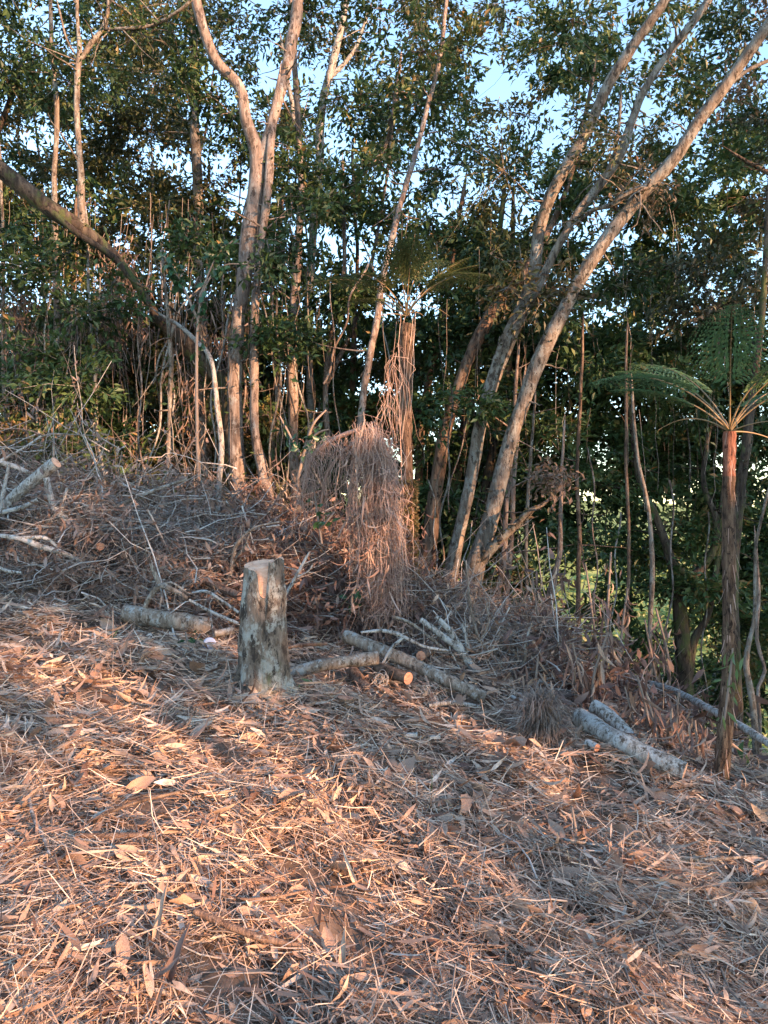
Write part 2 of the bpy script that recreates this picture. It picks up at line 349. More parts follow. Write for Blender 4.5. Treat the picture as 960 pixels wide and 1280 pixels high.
def big_leaves():
    rng = np.random.default_rng(23); protos = []
    for i in range(14):
        mb = MB(); kind = i % 3; L = 1.0; Wd = [.2, .34, .5][kind] * rng.uniform(.85, 1.15)
        prof = LEAF if kind < 2 else [.1, .75, 1, .98, .75, .1]
        blades(mb, [[-.5, 0, .02]], np.array([[1, 0, .1]]), np.array([[0, 0, 1.]]), L, Wd, rng.uniform(-.6, 2.0), rng.normal(0, 1.1), prof, fold=rng.uniform(.2, .9), tint=float(rng.uniform(.3, .85)))
        mb.V[0] = mb.V[0] + rng.normal(0, .018, mb.V[0].shape)
        protos.append(mb.mesh('dry_leaf', M['dead_red'] if i in (4, 9) else M['dead']))
    n = 285; x, y = img_uniform(n, rng, xw=.54, y0=1.75, y1=6.2)
    for i in range(n):
        if x[i] < -.6 and y[i] > 5.2: continue
        if (x[i] + .77) ** 2 + (y[i] - 4.7) ** 2 < .06: continue
        o = bpy.data.objects.new('dry_leaf', protos[rng.integers(14)]); C.objects.link(o); o.parent = GROUND
        s = rng.uniform(.08, .17) * np.clip(y[i] / 3.2, .7, 1.3)
        o.location = (x[i], y[i], G(x[i], y[i]) + lump(x[i], y[i]) + rng.uniform(.025, .07))
        o.rotation_euler = (rng.normal(0, .35), .1 + rng.normal(0, .35), rng.uniform(0, 6.28)); o.scale = (s, s, s)
big_leaves()

# ------------------------------------------------------------------ trees: skeletons
TREES = []   # dict: root, stems [spline arrays], bark, leaf material, attach nodes
def tree(name, label, stems, bark, leaf='leaf', d=8.5, cat='tree', group=None, flare=1.6, crown=True, sides=12, bump=.09, minz=2.6, seed=None, step=.07, wob=.015):
    seed = seed if seed is not None else len(TREES) * 13 + 3
    paths = []
    for i, s_ in enumerate(stems):
        q = px_nodes(s_, d) if not isinstance(s_, np.ndarray) else s_
        q = [(a_[0], a_[1], a_[2], a_[3] * .78) for a_ in q]
        q = list(map(tuple, q)); e = unit(np.array(q[-1][:3]) - np.array(q[-2][:3])); r_ = q[-1][3]; Lx = min(1.2, r_ * 13)
        q += [(*(np.array(q[-1][:3]) + e * Lx * .5 + [0, 0, .03 * Lx]), r_ * .55), (*(np.array(q[-1][:3]) + e * Lx + [0, 0, .1 * Lx]), .002)]
        q = spline(q, step, wob, seed + i)
        if i == 0:     # carry the stem down into the soil and flare it
            b = q[0].copy(); g = float(G(b[0], b[1]))
            if b[2] > g - .1:
                k = max(2, int((b[2] - g + .15) / step)); t = np.linspace(1, 0, k, endpoint=False)[:, None]
                ext = q[:1] + (np.array([[b[0], b[1], g - .15, b[3]]]) - q[:1]) * t; q = np.vstack([ext, q])
            h = np.linalg.norm(q[:, :3] - q[0, :3], axis=1); q[:, 3] *= 1 + (flare - 1) * np.exp(-h / .3)
        paths.append(q)
    root = thing(name, label, cat, (paths[0][0][0], paths[0][0][1], float(G(paths[0][0][0], paths[0][0][1]))), group)
    mb = MB()
    tubes(mb, paths[0][:, :3], paths[0][:, 3], sides, bump=bump, seed=seed)
    mb.build('trunk', M[bark], root)
    for i, q in enumerate(paths[1:]):
        mb = MB(); tubes(mb, q[:, :3], q[:, 3], sides if q[0, 3] > .04 else 8, bump=bump, seed=seed + i); mb.build('limb', M[bark], root)
    t = dict(root=root, paths=paths, bark=bark, leaf=leaf, crown=crown, minz=minz, clumps=[])
    TREES.append(t); return t

# main trees, nodes are (photo x, photo y, width in px, distance)
tree('tree', 'tall forked tree with smooth tan bark, two close stems joining high up, behind the stump', [
    [(305, 690, 34, 8.5), (301, 640, 28, 8.5), (296, 560, 25, 8.5), (294, 470, 23, 8.5), (298, 400, 22, 8.5), (310, 310, 27, 8.5), (320, 240, 27, 8.5), (322, 195, 25, 8.5), (308, 150, 19, 8.4), (300, 110, 18, 8.4), (272, 78, 17, 8.3), (256, 40, 16, 8.2), (242, -10, 15, 8.2), (225, -90, 13, 8.1), (190, -220, 9, 8), (170, -340, 5, 8)],
    [(326, 205, 19, 8.5), (342, 140, 17, 8.5), (357, 90, 18, 8.6), (366, 40, 20, 8.7), (372, -5, 17, 8.7), (385, -90, 13, 8.9), (420, -230, 8, 9)],
    [(338, 640, 26, 8.35), (330, 590, 18, 8.35), (320, 540, 14, 8.35), (317, 440, 14, 8.35), (320, 360, 13, 8.35), (326, 300, 12, 8.4), (334, 240, 14, 8.4), (338, 180, 13, 8.45), (345, 130, 10, 8.5)]], 'bark_tan', 'leaf')
tree('leaning_tree', 'thick dark mossy trunk leaning from the forked tree up to the left edge', [
    [(300, 640, 30, 9), (292, 560, 32, 8.95), (284, 490, 32, 8.9), (250, 450, 32, 8.8), (222, 420, 27, 8.7), (200, 402, 18, 8.6), (180, 370, 13, 8.5), (160, 340, 13, 8.5), (140, 318, 17, 8.4), (105, 290, 24, 8.3), (60, 258, 26, 8.2), (20, 225, 26, 8.1), (-25, 190, 22, 8), (-90, 130, 18, 8), (-150, 20, 12, 8)],
    [(60, 262, 9, 8.05), (100, 293, 10, 8.1), (140, 318, 9, 8.2), (165, 350, 6, 8.3), (185, 362, 4, 8.3), (218, 390, 3, 8.3)]], 'bark_dark', 'leaf', minz=4.5)
tree('tree', 'slender pale tree rising straight up from the leaning mossy trunk at upper left', [
    [(101, 283, 12, 8.25), (101, 230, 11, 8.3), (98, 170, 10, 8.3), (97, 110, 10, 8.3), (100, 74, 10, 8.3), (97, 30, 6, 8.3), (94, -30, 6, 8.3), (90, -120, 4, 8.3)],
    [(100, 76, 8, 8.3), (117, 50, 9, 8.3), (131, 33, 8, 8.3), (136, 0, 6, 8.3), (134, -60, 4, 8.3)],
    [(131, 35, 6, 8.3), (160, 35, 6, 8.2), (192, 32, 6, 8.2), (215, 20, 5, 8.1), (236, 4, 5, 8), (262, -30, 4, 8)],
    [(101, 76, 3, 8.3), (84, 50, 3, 8.3), (74, 10, 3, 8.3)]], 'bark_grey', 'leaf', minz=5, flare=1)
# this one grows out of the leaning trunk: drop the underground run
def rebuild_no_root(t):
    o = [c_ for c_ in t['root'].children if c_.name.startswith('trunk')][0]; bpy.data.objects.remove(o)
    q = t['paths'][0]; k = np.argmax(q[:, 2] >= P(101, 284, 8.25)[2] - .02); q = q[k:]; t['paths'][0] = q
    t['root'].location = tuple(q[0, :3])
    for c_ in t['root'].children: bpy.data.objects.remove(c_)
    for i, p_ in enumerate(t['paths']):
        mb = MB(); tubes(mb, p_[:, :3], p_[:, 3], 10, bump=.09, seed=i); mb.build('trunk' if i == 0 else 'limb', M[t['bark']], t['root'])
rebuild_no_root(TREES[-1])
tree('tree', 'straight grey tree trunk standing behind the brush heap near the left edge', [
    [(74, 610, 19, 9), (72, 540, 16, 9), (70, 460, 12, 9), (71, 380, 12, 9), (69, 300, 10, 9), (67, 220, 9, 9), (70, 120, 8, 9), (62, 20, 7, 9), (60, -120, 5, 9)]], 'bark_grey', 'leaf')
tree('tree', 'very thin whitish tree bending where it meets the leaning trunk, in front of forked tree', [
    [(270, 700, 11, 7.4), (273, 620, 9, 7.5), (277, 560, 9, 7.6), (271, 490, 8, 7.7), (263, 445, 8, 7.8), (246, 428, 7, 8), (225, 408, 6, 8.2), (204, 396, 5, 8.3)]], 'bark_pale', crown=False, flare=1.2)
tree('tree', 'dim grey brown trunk just left of the forked tree, topped with foliage', [
    [(262, 640, 18, 10.5), (258, 540, 16, 10.5), (253, 420, 16, 10.5), (248, 300, 17, 10.5), (246, 200, 16, 10.5), (244, 110, 14, 10.5), (240, 0, 11, 10.5), (236, -120, 8, 10.5)]], 'bark_grey', 'leaf_olive')
tree('tree', 'tan trunk with a tuft of dead leaves high on it, right of the forked tree', [
    [(372, 660, 17, 9.6), (366, 560, 16, 9.6), (366, 440, 17, 9.6), (370, 360, 16, 9.6), (373, 300, 12, 9.6), (376, 200, 10, 9.8), (368, 90, 9, 9.9), (362, -60, 7, 10)]], 'bark_tan', 'leaf')
tree('tree', 'pale sunlit forked tree with bare white upper limbs above the hanging dead vines', [
    [(392, 640, 14, 11), (388, 520, 12, 11), (386, 400, 12, 11), (392, 290, 12, 11), (398, 210, 13, 11), (403, 130, 13, 11), (418, 70, 12, 11), (434, 0, 9, 11), (446, -90, 7, 11)],
    [(396, 250, 8, 11), (375, 190, 8, 10.8), (362, 120, 7, 10.8), (352, 60, 5, 10.8)],
    [(410, 100, 8, 11), (440, 65, 6, 11), (458, 20, 5, 11)]], 'bark_pale', 'leaf_olive')
tree('tree', 'thin tan tree splitting into two crooked stems behind the dead vine curtain', [
    [(412, 640, 10, 10), (409, 560, 10, 10), (407, 490, 9, 10), (412, 430, 8, 10), (424, 370, 7, 10), (430, 320, 6, 10), (428, 220, 5, 10)],
    [(408, 480, 8, 10), (430, 430, 7, 10), (446, 392, 7, 10), (455, 376, 6, 10), (470, 300, 5, 10), (486, 200, 5, 10), (491, 150, 8, 10), (500, 80, 5, 10)],
    [(490, 160, 6, 10), (478, 190, 7, 10), (466, 200, 4, 10)]], 'bark_tan', 'leaf')
tree('tree', 'slender leaning tree that rises from the dead vine curtain towards the upper middle', [
    [(430, 760, 13, 7.7), (434, 690, 13, 7.8), (441, 600, 12, 8), (449, 530, 12, 8.1), (460, 460, 12, 8.2), (472, 395, 12, 8.4), (482, 335, 11, 8.5), (497, 270, 10, 8.7), (514, 210, 9, 9), (530, 150, 8, 9.2), (552, 60, 7, 9.4), (565, -60, 5, 9.5)]], 'bark_tan', 'leaf')
tree('tree', 'leaning grey brown trunk, leftmost of the three big leaning trees on the right', [
    [(526, 780, 30, 8.8), (534, 700, 25, 8.8), (543, 630, 22, 8.8), (553, 570, 21, 8.8), (566, 510, 21, 8.8), (585, 450, 20, 8.8), (606, 405, 20, 8.9), (630, 370, 18, 9), (652, 345, 15, 9), (690, 280, 10, 9.2), (720, 200, 8, 9.4), (740, 100, 6, 9.6)]], 'bark_brown', 'leaf')
tree('tree', 'middle of three big leaning trees, splitting into two long limbs', [
    [(552, 790, 30, 8.2), (563, 720, 24, 8.2), (580, 640, 20, 8.2), (594, 575, 20, 8.2), (606, 510, 21, 8.2), (625, 450, 23, 8.2), (648, 395, 25, 8.2), (664, 350, 20, 8.2), (673, 300, 19, 8.2), (686, 250, 20, 8.1), (712, 200, 20, 8), (738, 158, 17, 8), (760, 110, 17, 7.9), (790, 60, 17, 7.8), (822, 12, 16, 7.7), (860, -50, 14, 7.6), (920, -160, 11, 7.5), (960, -280, 7, 7.5)],
    [(648, 400, 15, 8.15), (674, 355, 14, 8.1), (692, 315, 13, 8.1), (722, 265, 13, 8), (752, 228, 14, 8), (775, 195, 14, 7.9), (790, 155, 13, 7.9), (806, 115, 12, 7.8), (835, 70, 12, 7.8), (868, 28, 12, 7.7), (895, -10, 11, 7.7), (950, -90, 8, 7.6)],
    [(740, 250, 7, 8), (760, 215, 6, 8.1), (772, 180, 5, 8.1), (776, 120, 4, 8.1)]], 'bark_grey', 'leaf_olive', flare=1.4)
tree('tree', 'rightmost of three big leaning trees, sunlit bark, reaching the top right corner', [
    [(572, 790, 42, 7.8), (582, 750, 36, 7.8), (596, 700, 29, 7.8), (615, 640, 25, 7.8), (632, 570, 24, 7.8), (650, 510, 24, 7.8), (672, 455, 24, 7.75), (700, 400, 23, 7.7), (722, 358, 22, 7.7), (752, 310, 21, 7.6), (785, 265, 21, 7.6), (815, 230, 20, 7.5), (845, 195, 20, 7.4), (875, 148, 19, 7.3), (908, 105, 18, 7.2), (935, 68, 17, 7.1), (962, 30, 16, 7), (1010, -40, 14, 6.9), (1080, -150, 10, 6.8)],
    [(818, 232, 10, 7.5), (790, 240, 11, 7.5), (765, 258, 9, 7.6), (745, 262, 7, 7.7), (728, 275, 5, 7.8)],
    [(600, 700, 16, 7.75), (622, 676, 15, 7.6), (645, 655, 12, 7.5), (662, 638, 9, 7.4), (680, 631, 5, 7.4), (694, 618, 3, 7.4)],
    [(905, 112, 7, 7.2), (930, 90, 6, 7.3), (960, 75, 6, 7.3), (1000, 60, 4, 7.3)]], 'bark_grey', 'leaf_brownish', flare=1.3)
# saplings and lesser trees on the right
SAP = [
 ('thin sunlit tan sapling just right of the three leaning trees', [(612, 830, 13), (616, 770, 11), (626, 710, 10), (632, 640, 8), (640, 560, 7), (648, 450, 5)], 8.3, 'bark_tan'),
 ('crooked tan sapling with a forked base behind the white forked dead branch', [(630, 840, 12), (632, 780, 12), (634, 730, 10), (640, 660, 8), (644, 580, 7), (655, 480, 5)], 8.6, 'bark_tan'),
 ('straight thin sapling left of the orange lit bent sapling', [(661, 860, 8), (660, 780, 7), (658, 690, 6), (662, 600, 6), (668, 500, 4)], 8.6, 'bark_grey'),
 ('bent sapling with orange lit bark standing in the withered leaves', [(678, 880, 10), (680, 820, 10), (683, 760, 9), (690, 725, 9), (699, 695, 8), (700, 640, 6), (706, 540, 4)], 7.6, 'bark_tan'),
 ('slim dark double sapling between the bent sapling and the hillside view', [(724, 870, 8), (723, 780, 8), (725, 690, 7), (722, 600, 6), (726, 500, 5), (730, 400, 4)], 8.2, 'bark_brown'),
 ('very thin straight sapling crossing the bright hillside view', [(787, 900, 5), (785, 800, 5), (786, 700, 6), (784, 620, 6), (782, 540, 5), (786, 420, 4)], 7.4, 'bark_brown'),
 ('slim pale sapling with knots in the middle of the hillside view', [(815, 930, 8), (813, 850, 7), (812, 780, 7), (816, 720, 8), (814, 660, 7), (806, 610, 6), (796, 560, 5), (790, 480, 4)], 7.0, 'bark_grey'),
 ('leaning slender pale tree at the right edge past the tree fern trunk', [(945, 960, 11), (942, 880, 11), (933, 830, 9), (942, 770, 6), (943, 690, 5), (955, 630, 5), (975, 560, 4)], 5.2, 'bark_grey'),
 ('crooked thin sunlit sapling at the right frame edge', [(952, 900, 6), (950, 860, 6), (958, 840, 6), (948, 800, 6), (950, 740, 5), (944, 680, 4)], 5.6, 'bark_tan'),
]
for lab, nd, d, bk in SAP:
    tree('sapling', lab, [[(a, b_, w_, d) for a, b_, w_ in nd]], bk, 'leaf', cat='sapling', flare=1.15, sides=8, crown=True, minz=1.6)
tree('tree', 'stout dark trunk forking low before the bright hillside, left of the tree fern', [
    [(858, 960, 26, 9), (856, 860, 25, 9), (850, 780, 22, 9), (846, 730, 20, 9), (838, 700, 16, 9), (822, 650, 12, 9), (800, 600, 10, 9), (790, 520, 8, 9)],
    [(860, 860, 12, 9), (868, 800, 12, 9), (884, 770, 10, 9), (895, 700, 9, 9), (905, 620, 7, 9)],
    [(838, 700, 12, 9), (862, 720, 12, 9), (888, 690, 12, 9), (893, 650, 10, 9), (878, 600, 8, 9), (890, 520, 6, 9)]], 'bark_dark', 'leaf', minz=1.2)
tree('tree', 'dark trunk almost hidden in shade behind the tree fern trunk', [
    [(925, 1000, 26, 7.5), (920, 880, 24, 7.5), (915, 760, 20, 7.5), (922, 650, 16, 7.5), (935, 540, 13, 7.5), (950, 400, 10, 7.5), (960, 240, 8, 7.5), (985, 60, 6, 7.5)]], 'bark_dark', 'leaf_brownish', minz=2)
# two trees just out of frame whose crowns reach in
tree('tree', 'brown olive leaved tree whose crown hangs in from the right edge', [
    [(1090, 900, 30, 8.5), (1080, 600, 26, 8.5), (1060, 300, 22, 8.5), (1040, 60, 16, 8.5), (1020, -150, 10, 8.5)],
    [(1062, 320, 14, 8.5), (1000, 240, 10, 8.7), (930, 200, 6, 8.9)]], 'bark_brown', 'leaf_brownish')
tree('tree', 'dark leaved tree whose crown hangs in from the left edge', [
    [(-60, 640, 30, 9.5), (-50, 400, 24, 9.5), (-40, 180, 18, 9.5), (-30, -20, 12, 9.5), (-20, -200, 8, 9.5)],
    [(-45, 260, 12, 9.5), (0, 160, 9, 9.4), (30, 80, 6, 9.3)]], 'bark_dark', 'leaf')
# other named trunks in the left and middle background
MORE = [
 ('thin pale trunk at the far left edge of the forest', [(8, 620, 8), (6, 520, 7), (3, 420, 6), (5, 330, 5), (2, 200, 4)], 9, 'bark_grey'),
 ('stubby old trunk glowing orange in the sun behind the brush heap', [(97, 620, 19), (95, 570, 18), (92, 520, 14), (90, 400, 10), (96, 250, 8)], 10, 'bark_brown'),
 ('short pale trunk standing behind the long stick on the brush heap', [(211, 680, 9), (210, 600, 8), (211, 520, 8), (214, 440, 7), (205, 330, 5)], 8.2, 'bark_grey'),
 ('pair of pale thin stems left of the short pale trunk', [(129, 600, 7), (122, 540, 6), (118, 460, 5), (112, 380, 5), (108, 280, 4)], 8.6, 'bark_pale'),
 ('dim trunk with orange sunlit base left of the forked tree', [(264, 690, 13), (262, 620, 12), (254, 540, 11), (250, 470, 10)], 9.2, 'bark_tan'),
 ('reddish tan trunk beside the tree with the dead leaf tuft', [(350, 650, 9), (346, 560, 8), (345, 470, 8), (340, 380, 7), (352, 260, 6)], 10.5, 'bark_tan'),
 ('thin straight trunk just left of the slender leaning tree', [(442, 560, 9), (440, 480, 9), (444, 400, 8), (446, 300, 6), (440, 200, 5)], 11, 'bark_brown'),
 ('dark leaning trunk between the mossy trunk and the three leaning trees', [(518, 700, 14), (522, 600, 14), (528, 520, 12), (545, 440, 10), (560, 360, 8), (580, 240, 6)], 10, 'bark_brown'),
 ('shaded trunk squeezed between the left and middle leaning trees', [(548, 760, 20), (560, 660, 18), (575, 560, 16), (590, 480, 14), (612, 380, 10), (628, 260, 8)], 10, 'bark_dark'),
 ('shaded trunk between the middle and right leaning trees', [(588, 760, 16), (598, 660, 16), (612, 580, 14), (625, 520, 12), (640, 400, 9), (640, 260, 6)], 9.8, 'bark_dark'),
]
for lab, nd, d, bk in MORE:
    tree('tree', lab, [[(a, b_, w_, d) for a, b_, w_ in nd]], bk, 'leaf', flare=1.2, sides=8, minz=3)
# background saplings with nothing to tell them apart
rb = np.random.default_rng(5)
for i in range(32):
    left = i < 20
    px = rb.uniform(-260, 520) if left else rb.uniform(520, 1220)
    d = rb.uniform(10, 15.5) if left else rb.uniform(9.2, 12.5)
    x = (px - 480) / F * d; g = float(G(x, d)); h = rb.uniform(5, 9); r = rb.uniform(.025, .06)
    lx, ly = rb.normal(0, .06, 2); q = np.array([[x + lx * t * h + rb.normal(0, .05), d + ly * t * h + rb.normal(0, .05), g + t * h, r * (1 - .75 * t)] for t in np.linspace(0, 1, 7)])
    tree('background_tree', ['thin trunk among many in the shaded forest behind the three leaning trees', 'thin trunk among many in the dark forest beyond the brush heap'][left], [q], ['bark_brown', 'bark_grey', 'bark_tan', 'bark_dark'][i % 4], ['leaf', 'leaf_olive', 'leaf'][i % 3], group=['thin trunks deep in the forest at the right', 'thin trunks deep in the forest at the left'][left], flare=1.3, sides=7, minz=1.2, step=.2, wob=.04)

# ------------------------------------------------------------------ crowns: leaf clumps spread through the volume, joined by branches to the nearest tree
COV = [  # how closely leaves close over, sampled over the stand (columns left to right, rows top to bottom)
 [.60, .85, .94, .65, .65, .62, .85, .50, .60, .58, .52, .60],
 [.88, .93, .94, .64, .58, .66, .80, .38, .58, .56, .55, .62],
 [.84, .86, .76, .66, .66, .74, .55, .66, .60, .56, .66, .82],
 [.85, .87, .85, .72, .70, .75, .62, .92, .60, .60, .75, .78],
 [.80, .85, .82, .72, .70, .75, .62, .88, .92, .72, .85, .70],
 [.86, .90, .90, .85, .76, .70, .70, .72, .86, .95, .84, .80],
 [.94, .94, .94, .94, .86, .66, .74, .64, .80, .85, .80, .75],
 [.96, .96, .96, .94, .90, .62, .76, .66, .76, .64, .60, .72],
 [.97, .97, .97, .96, .90, .60, .82, .88, .70, .38, .50, .75],
 [.97, .97, .97, .96, .90, .80, .85, .85, .60, .25, .40, .80],
 [.97, .97, .97, .96, .90, .85, .85, .85, .55, .30, .50, .85]]
def grow(att, clumps, rng, dens, size):
    node, owner = [], []
    for i, t in enumerate(att):
        for q in t['paths']:
            s_ = q[::3]; s_ = s_[s_[:, 2] > t['minz']]
            if len(s_) == 0: s_ = q[-1:]
            node.append(s_); owner.append(np.full(len(s_), i))
    node = np.vstack(node); owner = np.concatenate(owner)
    ps = np.array([c_[0] for c_ in clumps])
    d0 = np.array([np.min(np.linalg.norm(node[:, :3] - p, axis=1)) for p in ps]); order = np.argsort(d0)
    br = {i: [] for i in range(len(att))}
    for ci in order:
        p = ps[ci]; dv = node[:, :3] - p; dist = np.linalg.norm(dv, axis=1) + np.maximum(dv[:, 2] + .1, 0) * 1.2
        j = int(np.argmin(dist)); o = owner[j]; a = node[j]
        L = np.linalg.norm(a[:3] - p); r0 = min(a[3] * .7, .007 + .008 * L); k = max(4, int(L / .22))
        t = np.linspace(0, 1, k)[:, None]; mid = (a[:3] + p) / 2 + np.array([0, 0, -.10 * L]) + rng.normal(0, .09 * L, 3)
        q = (1 - t) ** 2 * a[:3] + 2 * t * (1 - t) * mid + t * t * p; q[1:-1] += rng.normal(0, .015, (k - 2, 3))
        rr = np.maximum(r0 * (1 - .7 * t[:, 0]), .003)
        br[o].append((q, rr)); att[o]['clumps'].append(ci)
        nn = np.hstack([q, rr[:, None]])[1:]; node = np.vstack([node, nn]); owner = np.concatenate([owner, np.full(len(nn), o)])
    nl = 0
    for i, t in enumerate(att):
        if not t['clumps']: continue
        bm = MB()
        for q, rr in br[i]:
            b1 = MB(); tubes(b1, q, rr, 5); b1.build('branch', M[t['bark']], t['root'])
        lm = MB(); base_t = rng.uniform(.3, .55)
        for ci in t['clumps']:
            p, r, row, d = clumps[ci]
            nt_ = int(rng.integers(9, 15)); td = rdir(nt_, .55, rng); td[:, 2] += .12; tl = r * rng.uniform(.5, 1.45, nt_)
            # twigs
            kk = np.linspace(0, 1, 3)[None, :, None]
            tp = p + td[:, None] * tl[:, None, None] * kk; tp[:, :, 2] -= (kk[..., 0] ** 2) * tl[:, None] * .25
            tubes(bm, tp, np.repeat([[.005, .0035, .0015]], nt_, 0), 3)
            n_ = int(46 * (1.0 if row >= 0 else .8) * nt_ / 12 * (r / .5) ** 2 * rng.uniform(.7, 1.3))
            n_ = int(max(n_, 30) * 4 * dens * (1.35 if row >= 5 and dens > 1 else 1))
            w_ = rng.integers(0, nt_, n_); u = rng.random(n_) ** .7 * .95 + .08
            pos = p + td[w_] * (tl[w_] * u)[:, None]; pos[:, 2] -= u ** 2 * tl[w_] * .25
            pos += rng.normal(0, .065, (n_, 3))
            D = td[w_] + rng.normal(0, .75, (n_, 3)); D[:, 2] -= .35
            N = np.array([.1, -.25, 1.]) + rng.normal(0, .5, (n_, 3))
            sz = rng.uniform(.7, 1.25, n_) * (.082 if t['leaf'] == 'leaf' else .07) * size * (d / 10) ** .9 * (1.22 if row >= 3 else 1.05)
            tt = np.clip(base_t + rng.normal(0, .17) + rng.normal(0, .17, n_) + (rng.random(n_) < .03) * .4, 0, 1)
            kites(lm, pos, D, N, sz, sz * rng.uniform(.36, .52, n_), tt); nl += n_
        for q in t['paths'][:3]:
            ok = np.where((q[:, 2] > .9) & (q[:, 3] > .018))[0]
            for k_ in range(9 if len(ok) else 0):
                a = q[ok[rng.integers(len(ok))]]; Lt = rng.uniform(.12, .7); kk_ = np.linspace(0, 1, 6)[:, None]; dd_ = rdir(1, .6, rng)[0]
                bm_p = a[:3] + dd_ * (a[3] * .6 + Lt * kk_) + rng.normal(0, .03, 3) * kk_ ** 2 * 4 * Lt + rng.normal(0, .012, (6, 3)) * kk_
                tubes(bm, bm_p, min(a[3] * .35, .012) * (1 - .8 * kk_[:, 0]) + .001, 4)
            if len(ok):
                nn_ = 70; ii = ok[rng.integers(0, len(ok), nn_)]; th_ = rng.uniform(0, 6.28, nn_); c0 = ok[rng.integers(0, len(ok), 6)]; ii = np.clip(c0[rng.integers(0, 6, nn_)] + rng.integers(-4, 5, nn_), 0, len(q) - 1)
                o3 = np.stack([np.cos(th_), np.sin(th_), 0 * th_], -1); kites(lm, q[ii, :3] + o3 * q[ii, 3:4], o3 + rng.normal(0, .5, (nn_, 3)), rdir(nn_, 1, rng), rng.uniform(.04, .09, nn_), rng.uniform(.02, .035, nn_), np.clip(rng.normal(.5, .2, nn_), 0, 1))
        tag(bm.build('twigs', M[t['bark']], t['root']), kind='stuff')
        lm.build('crown', M[t['leaf']], t['root'], smooth=False)
def crowns():
    rng = np.random.default_rng(77)
    clumps = []
    for row in range(-4, 11):
        for colm in range(-3, 15):
            cv = COV[min(max(row, 0), 10)][min(max(colm, 0), 11)]
            out = row < 0 or colm < 0 or colm > 11
            if row < -2 and rng.random() < .3: continue
            tau = -math.log(1 - min(cv, .975)) * 1.5
            k = tau * (2.3 if row >= 3 else 2.0) * (.42 if out else 1)
            k = int(k) + (rng.random() < k % 1)
            for _ in range(k):
                px = (colm + rng.random()) * 80; py = (row + rng.random()) * 80
                if 3 <= row <= 6 and (px < 150 or 320 < px < 420) and rng.random() < .12: d = rng.uniform(7.9, 8.8)
                elif 2 <= row <= 7 and px < 330: d = rng.uniform(9.6, 14.5)
                elif row >= 5: d = rng.uniform(9.4, 14.5) if px < 520 else rng.uniform(8.8, 12.5)
                else: d = rng.uniform(8.9, 14.5) if rng.random() < .86 else rng.uniform(7.6 if px > 600 else 9.0, 9.3)
                p = P(px, py, d)
                g = float(G(p[0], p[1]))
                if p[2] < g + .15:
                    if px > 520: continue
                    p[2] = g + rng.uniform(.2, .9)
                clumps.append((p, rng.uniform(.38, .72) * (d / 11) ** .5, row, d))
    for _ in range(80):      # dark undergrowth at the back of the stand
        px = rng.uniform(-120, 690); d = rng.uniform(14, 17); p = P(px, rng.uniform(400, 640), d); g = float(G(p[0], p[1])); p[2] = max(p[2], g + .3)
        clumps.append((p, rng.uniform(.6, .8), 6, d))
    for a in ((598, 505, 7.9), (235, 300, 7.9), (330, 330, 7.9), (700, 600, 7.0)):
        clumps.append((P(*a), .26, 6, a[2]))
    grow([t for t in TREES if t['crown']], clumps, rng, 2.05, 1.2)
crowns()

# ------------------------------------------------------------------ unseen trees behind the camera, crowns shaped to cast the clearing's dapple
E1 = np.array([-S[1], S[0], 0]); E1 = E1 / np.linalg.norm(E1); 
if E1[1] < 0: E1 = -E1
E2 = np.cross(E1, S); E2 = E2 if E2[2] > 0 else -E2
LIT = [(100, 960, .05), (160, 985, .08), (225, 1025, .06), (300, 1080, .07), (350, 1100, .07), (420, 1090, .05),  # ground spots the shading crowns leave open to the sun
       (550, 1120, .04), (650, 1120, .04), (700, 1150, .1), (770, 1200, .09), (830, 1250, .08),
       (40, 1230, .1), (110, 1255, .08), (200, 1240, .05), (600, 1165, .05), (740, 1170, .06), (260, 1040, .06), (390, 1120, .05), (30, 1150, .05), (880, 1230, .04), (470, 1170, .0), (60, 830, .05), (620, 930, -.02), (520, 985, -.02), (770, 1045, 0), (870, 1085, -.02), (410, 930, -.03), (690, 1010, -.02), (240, 900, -.02), (560, 1045, -.03), (930, 1010, .03), (890, 1000, .03)]
LITP = [(620, 640, 7.8, .16), (600, 690, 7.8, .16), (582, 745, 7.8, .15), (737, 340, 7.6, .3), (700, 400, 7.7, .25), (655, 505, 7.8, .12), (600, 450, 8.8, .2), (660, 390, 8.2, .2), (720, 265, 8, .2),  # trunk and plant spots left open to the sun likewise
        (245, 20, 8.2, .3), (290, 95, 8.3, .3), (318, 200, 8.5, .3), (350, 110, 8.5, .3), (433, 660, 7.9, .12), (436, 700, 7.9, .1), (465, 420, 8.3, .2), (265, 640, 9.2, .1), (95, 560, 10, .12), (690, 745, 7.6, .12), (680, 830, 7.6, .1), (915, 545, 4.5, .08),
        (430, 560, 6.5, .2), (480, 600, 6.4, .12), (470, 690, 6.4, .1), (410, 100, 11, .5), (315, 560, 8.4, .12), (335, 600, 8.4, .1), (100, 230, 8.3, .2), (60, 258, 8.2, .15), (750, 290, 8, .2), (640, 770, 8, .12),
        (300, 690, 7, .12), (250, 720, 6.4, .1), (640, 850, 6, .1), (800, 900, 5.2, .1), (480, 830, 5.3, .08), (720, 190, 8, .2), (850, 190, 7.5, .2), (890, 120, 7.2, .2), (510, 430, 7.2, .12)]
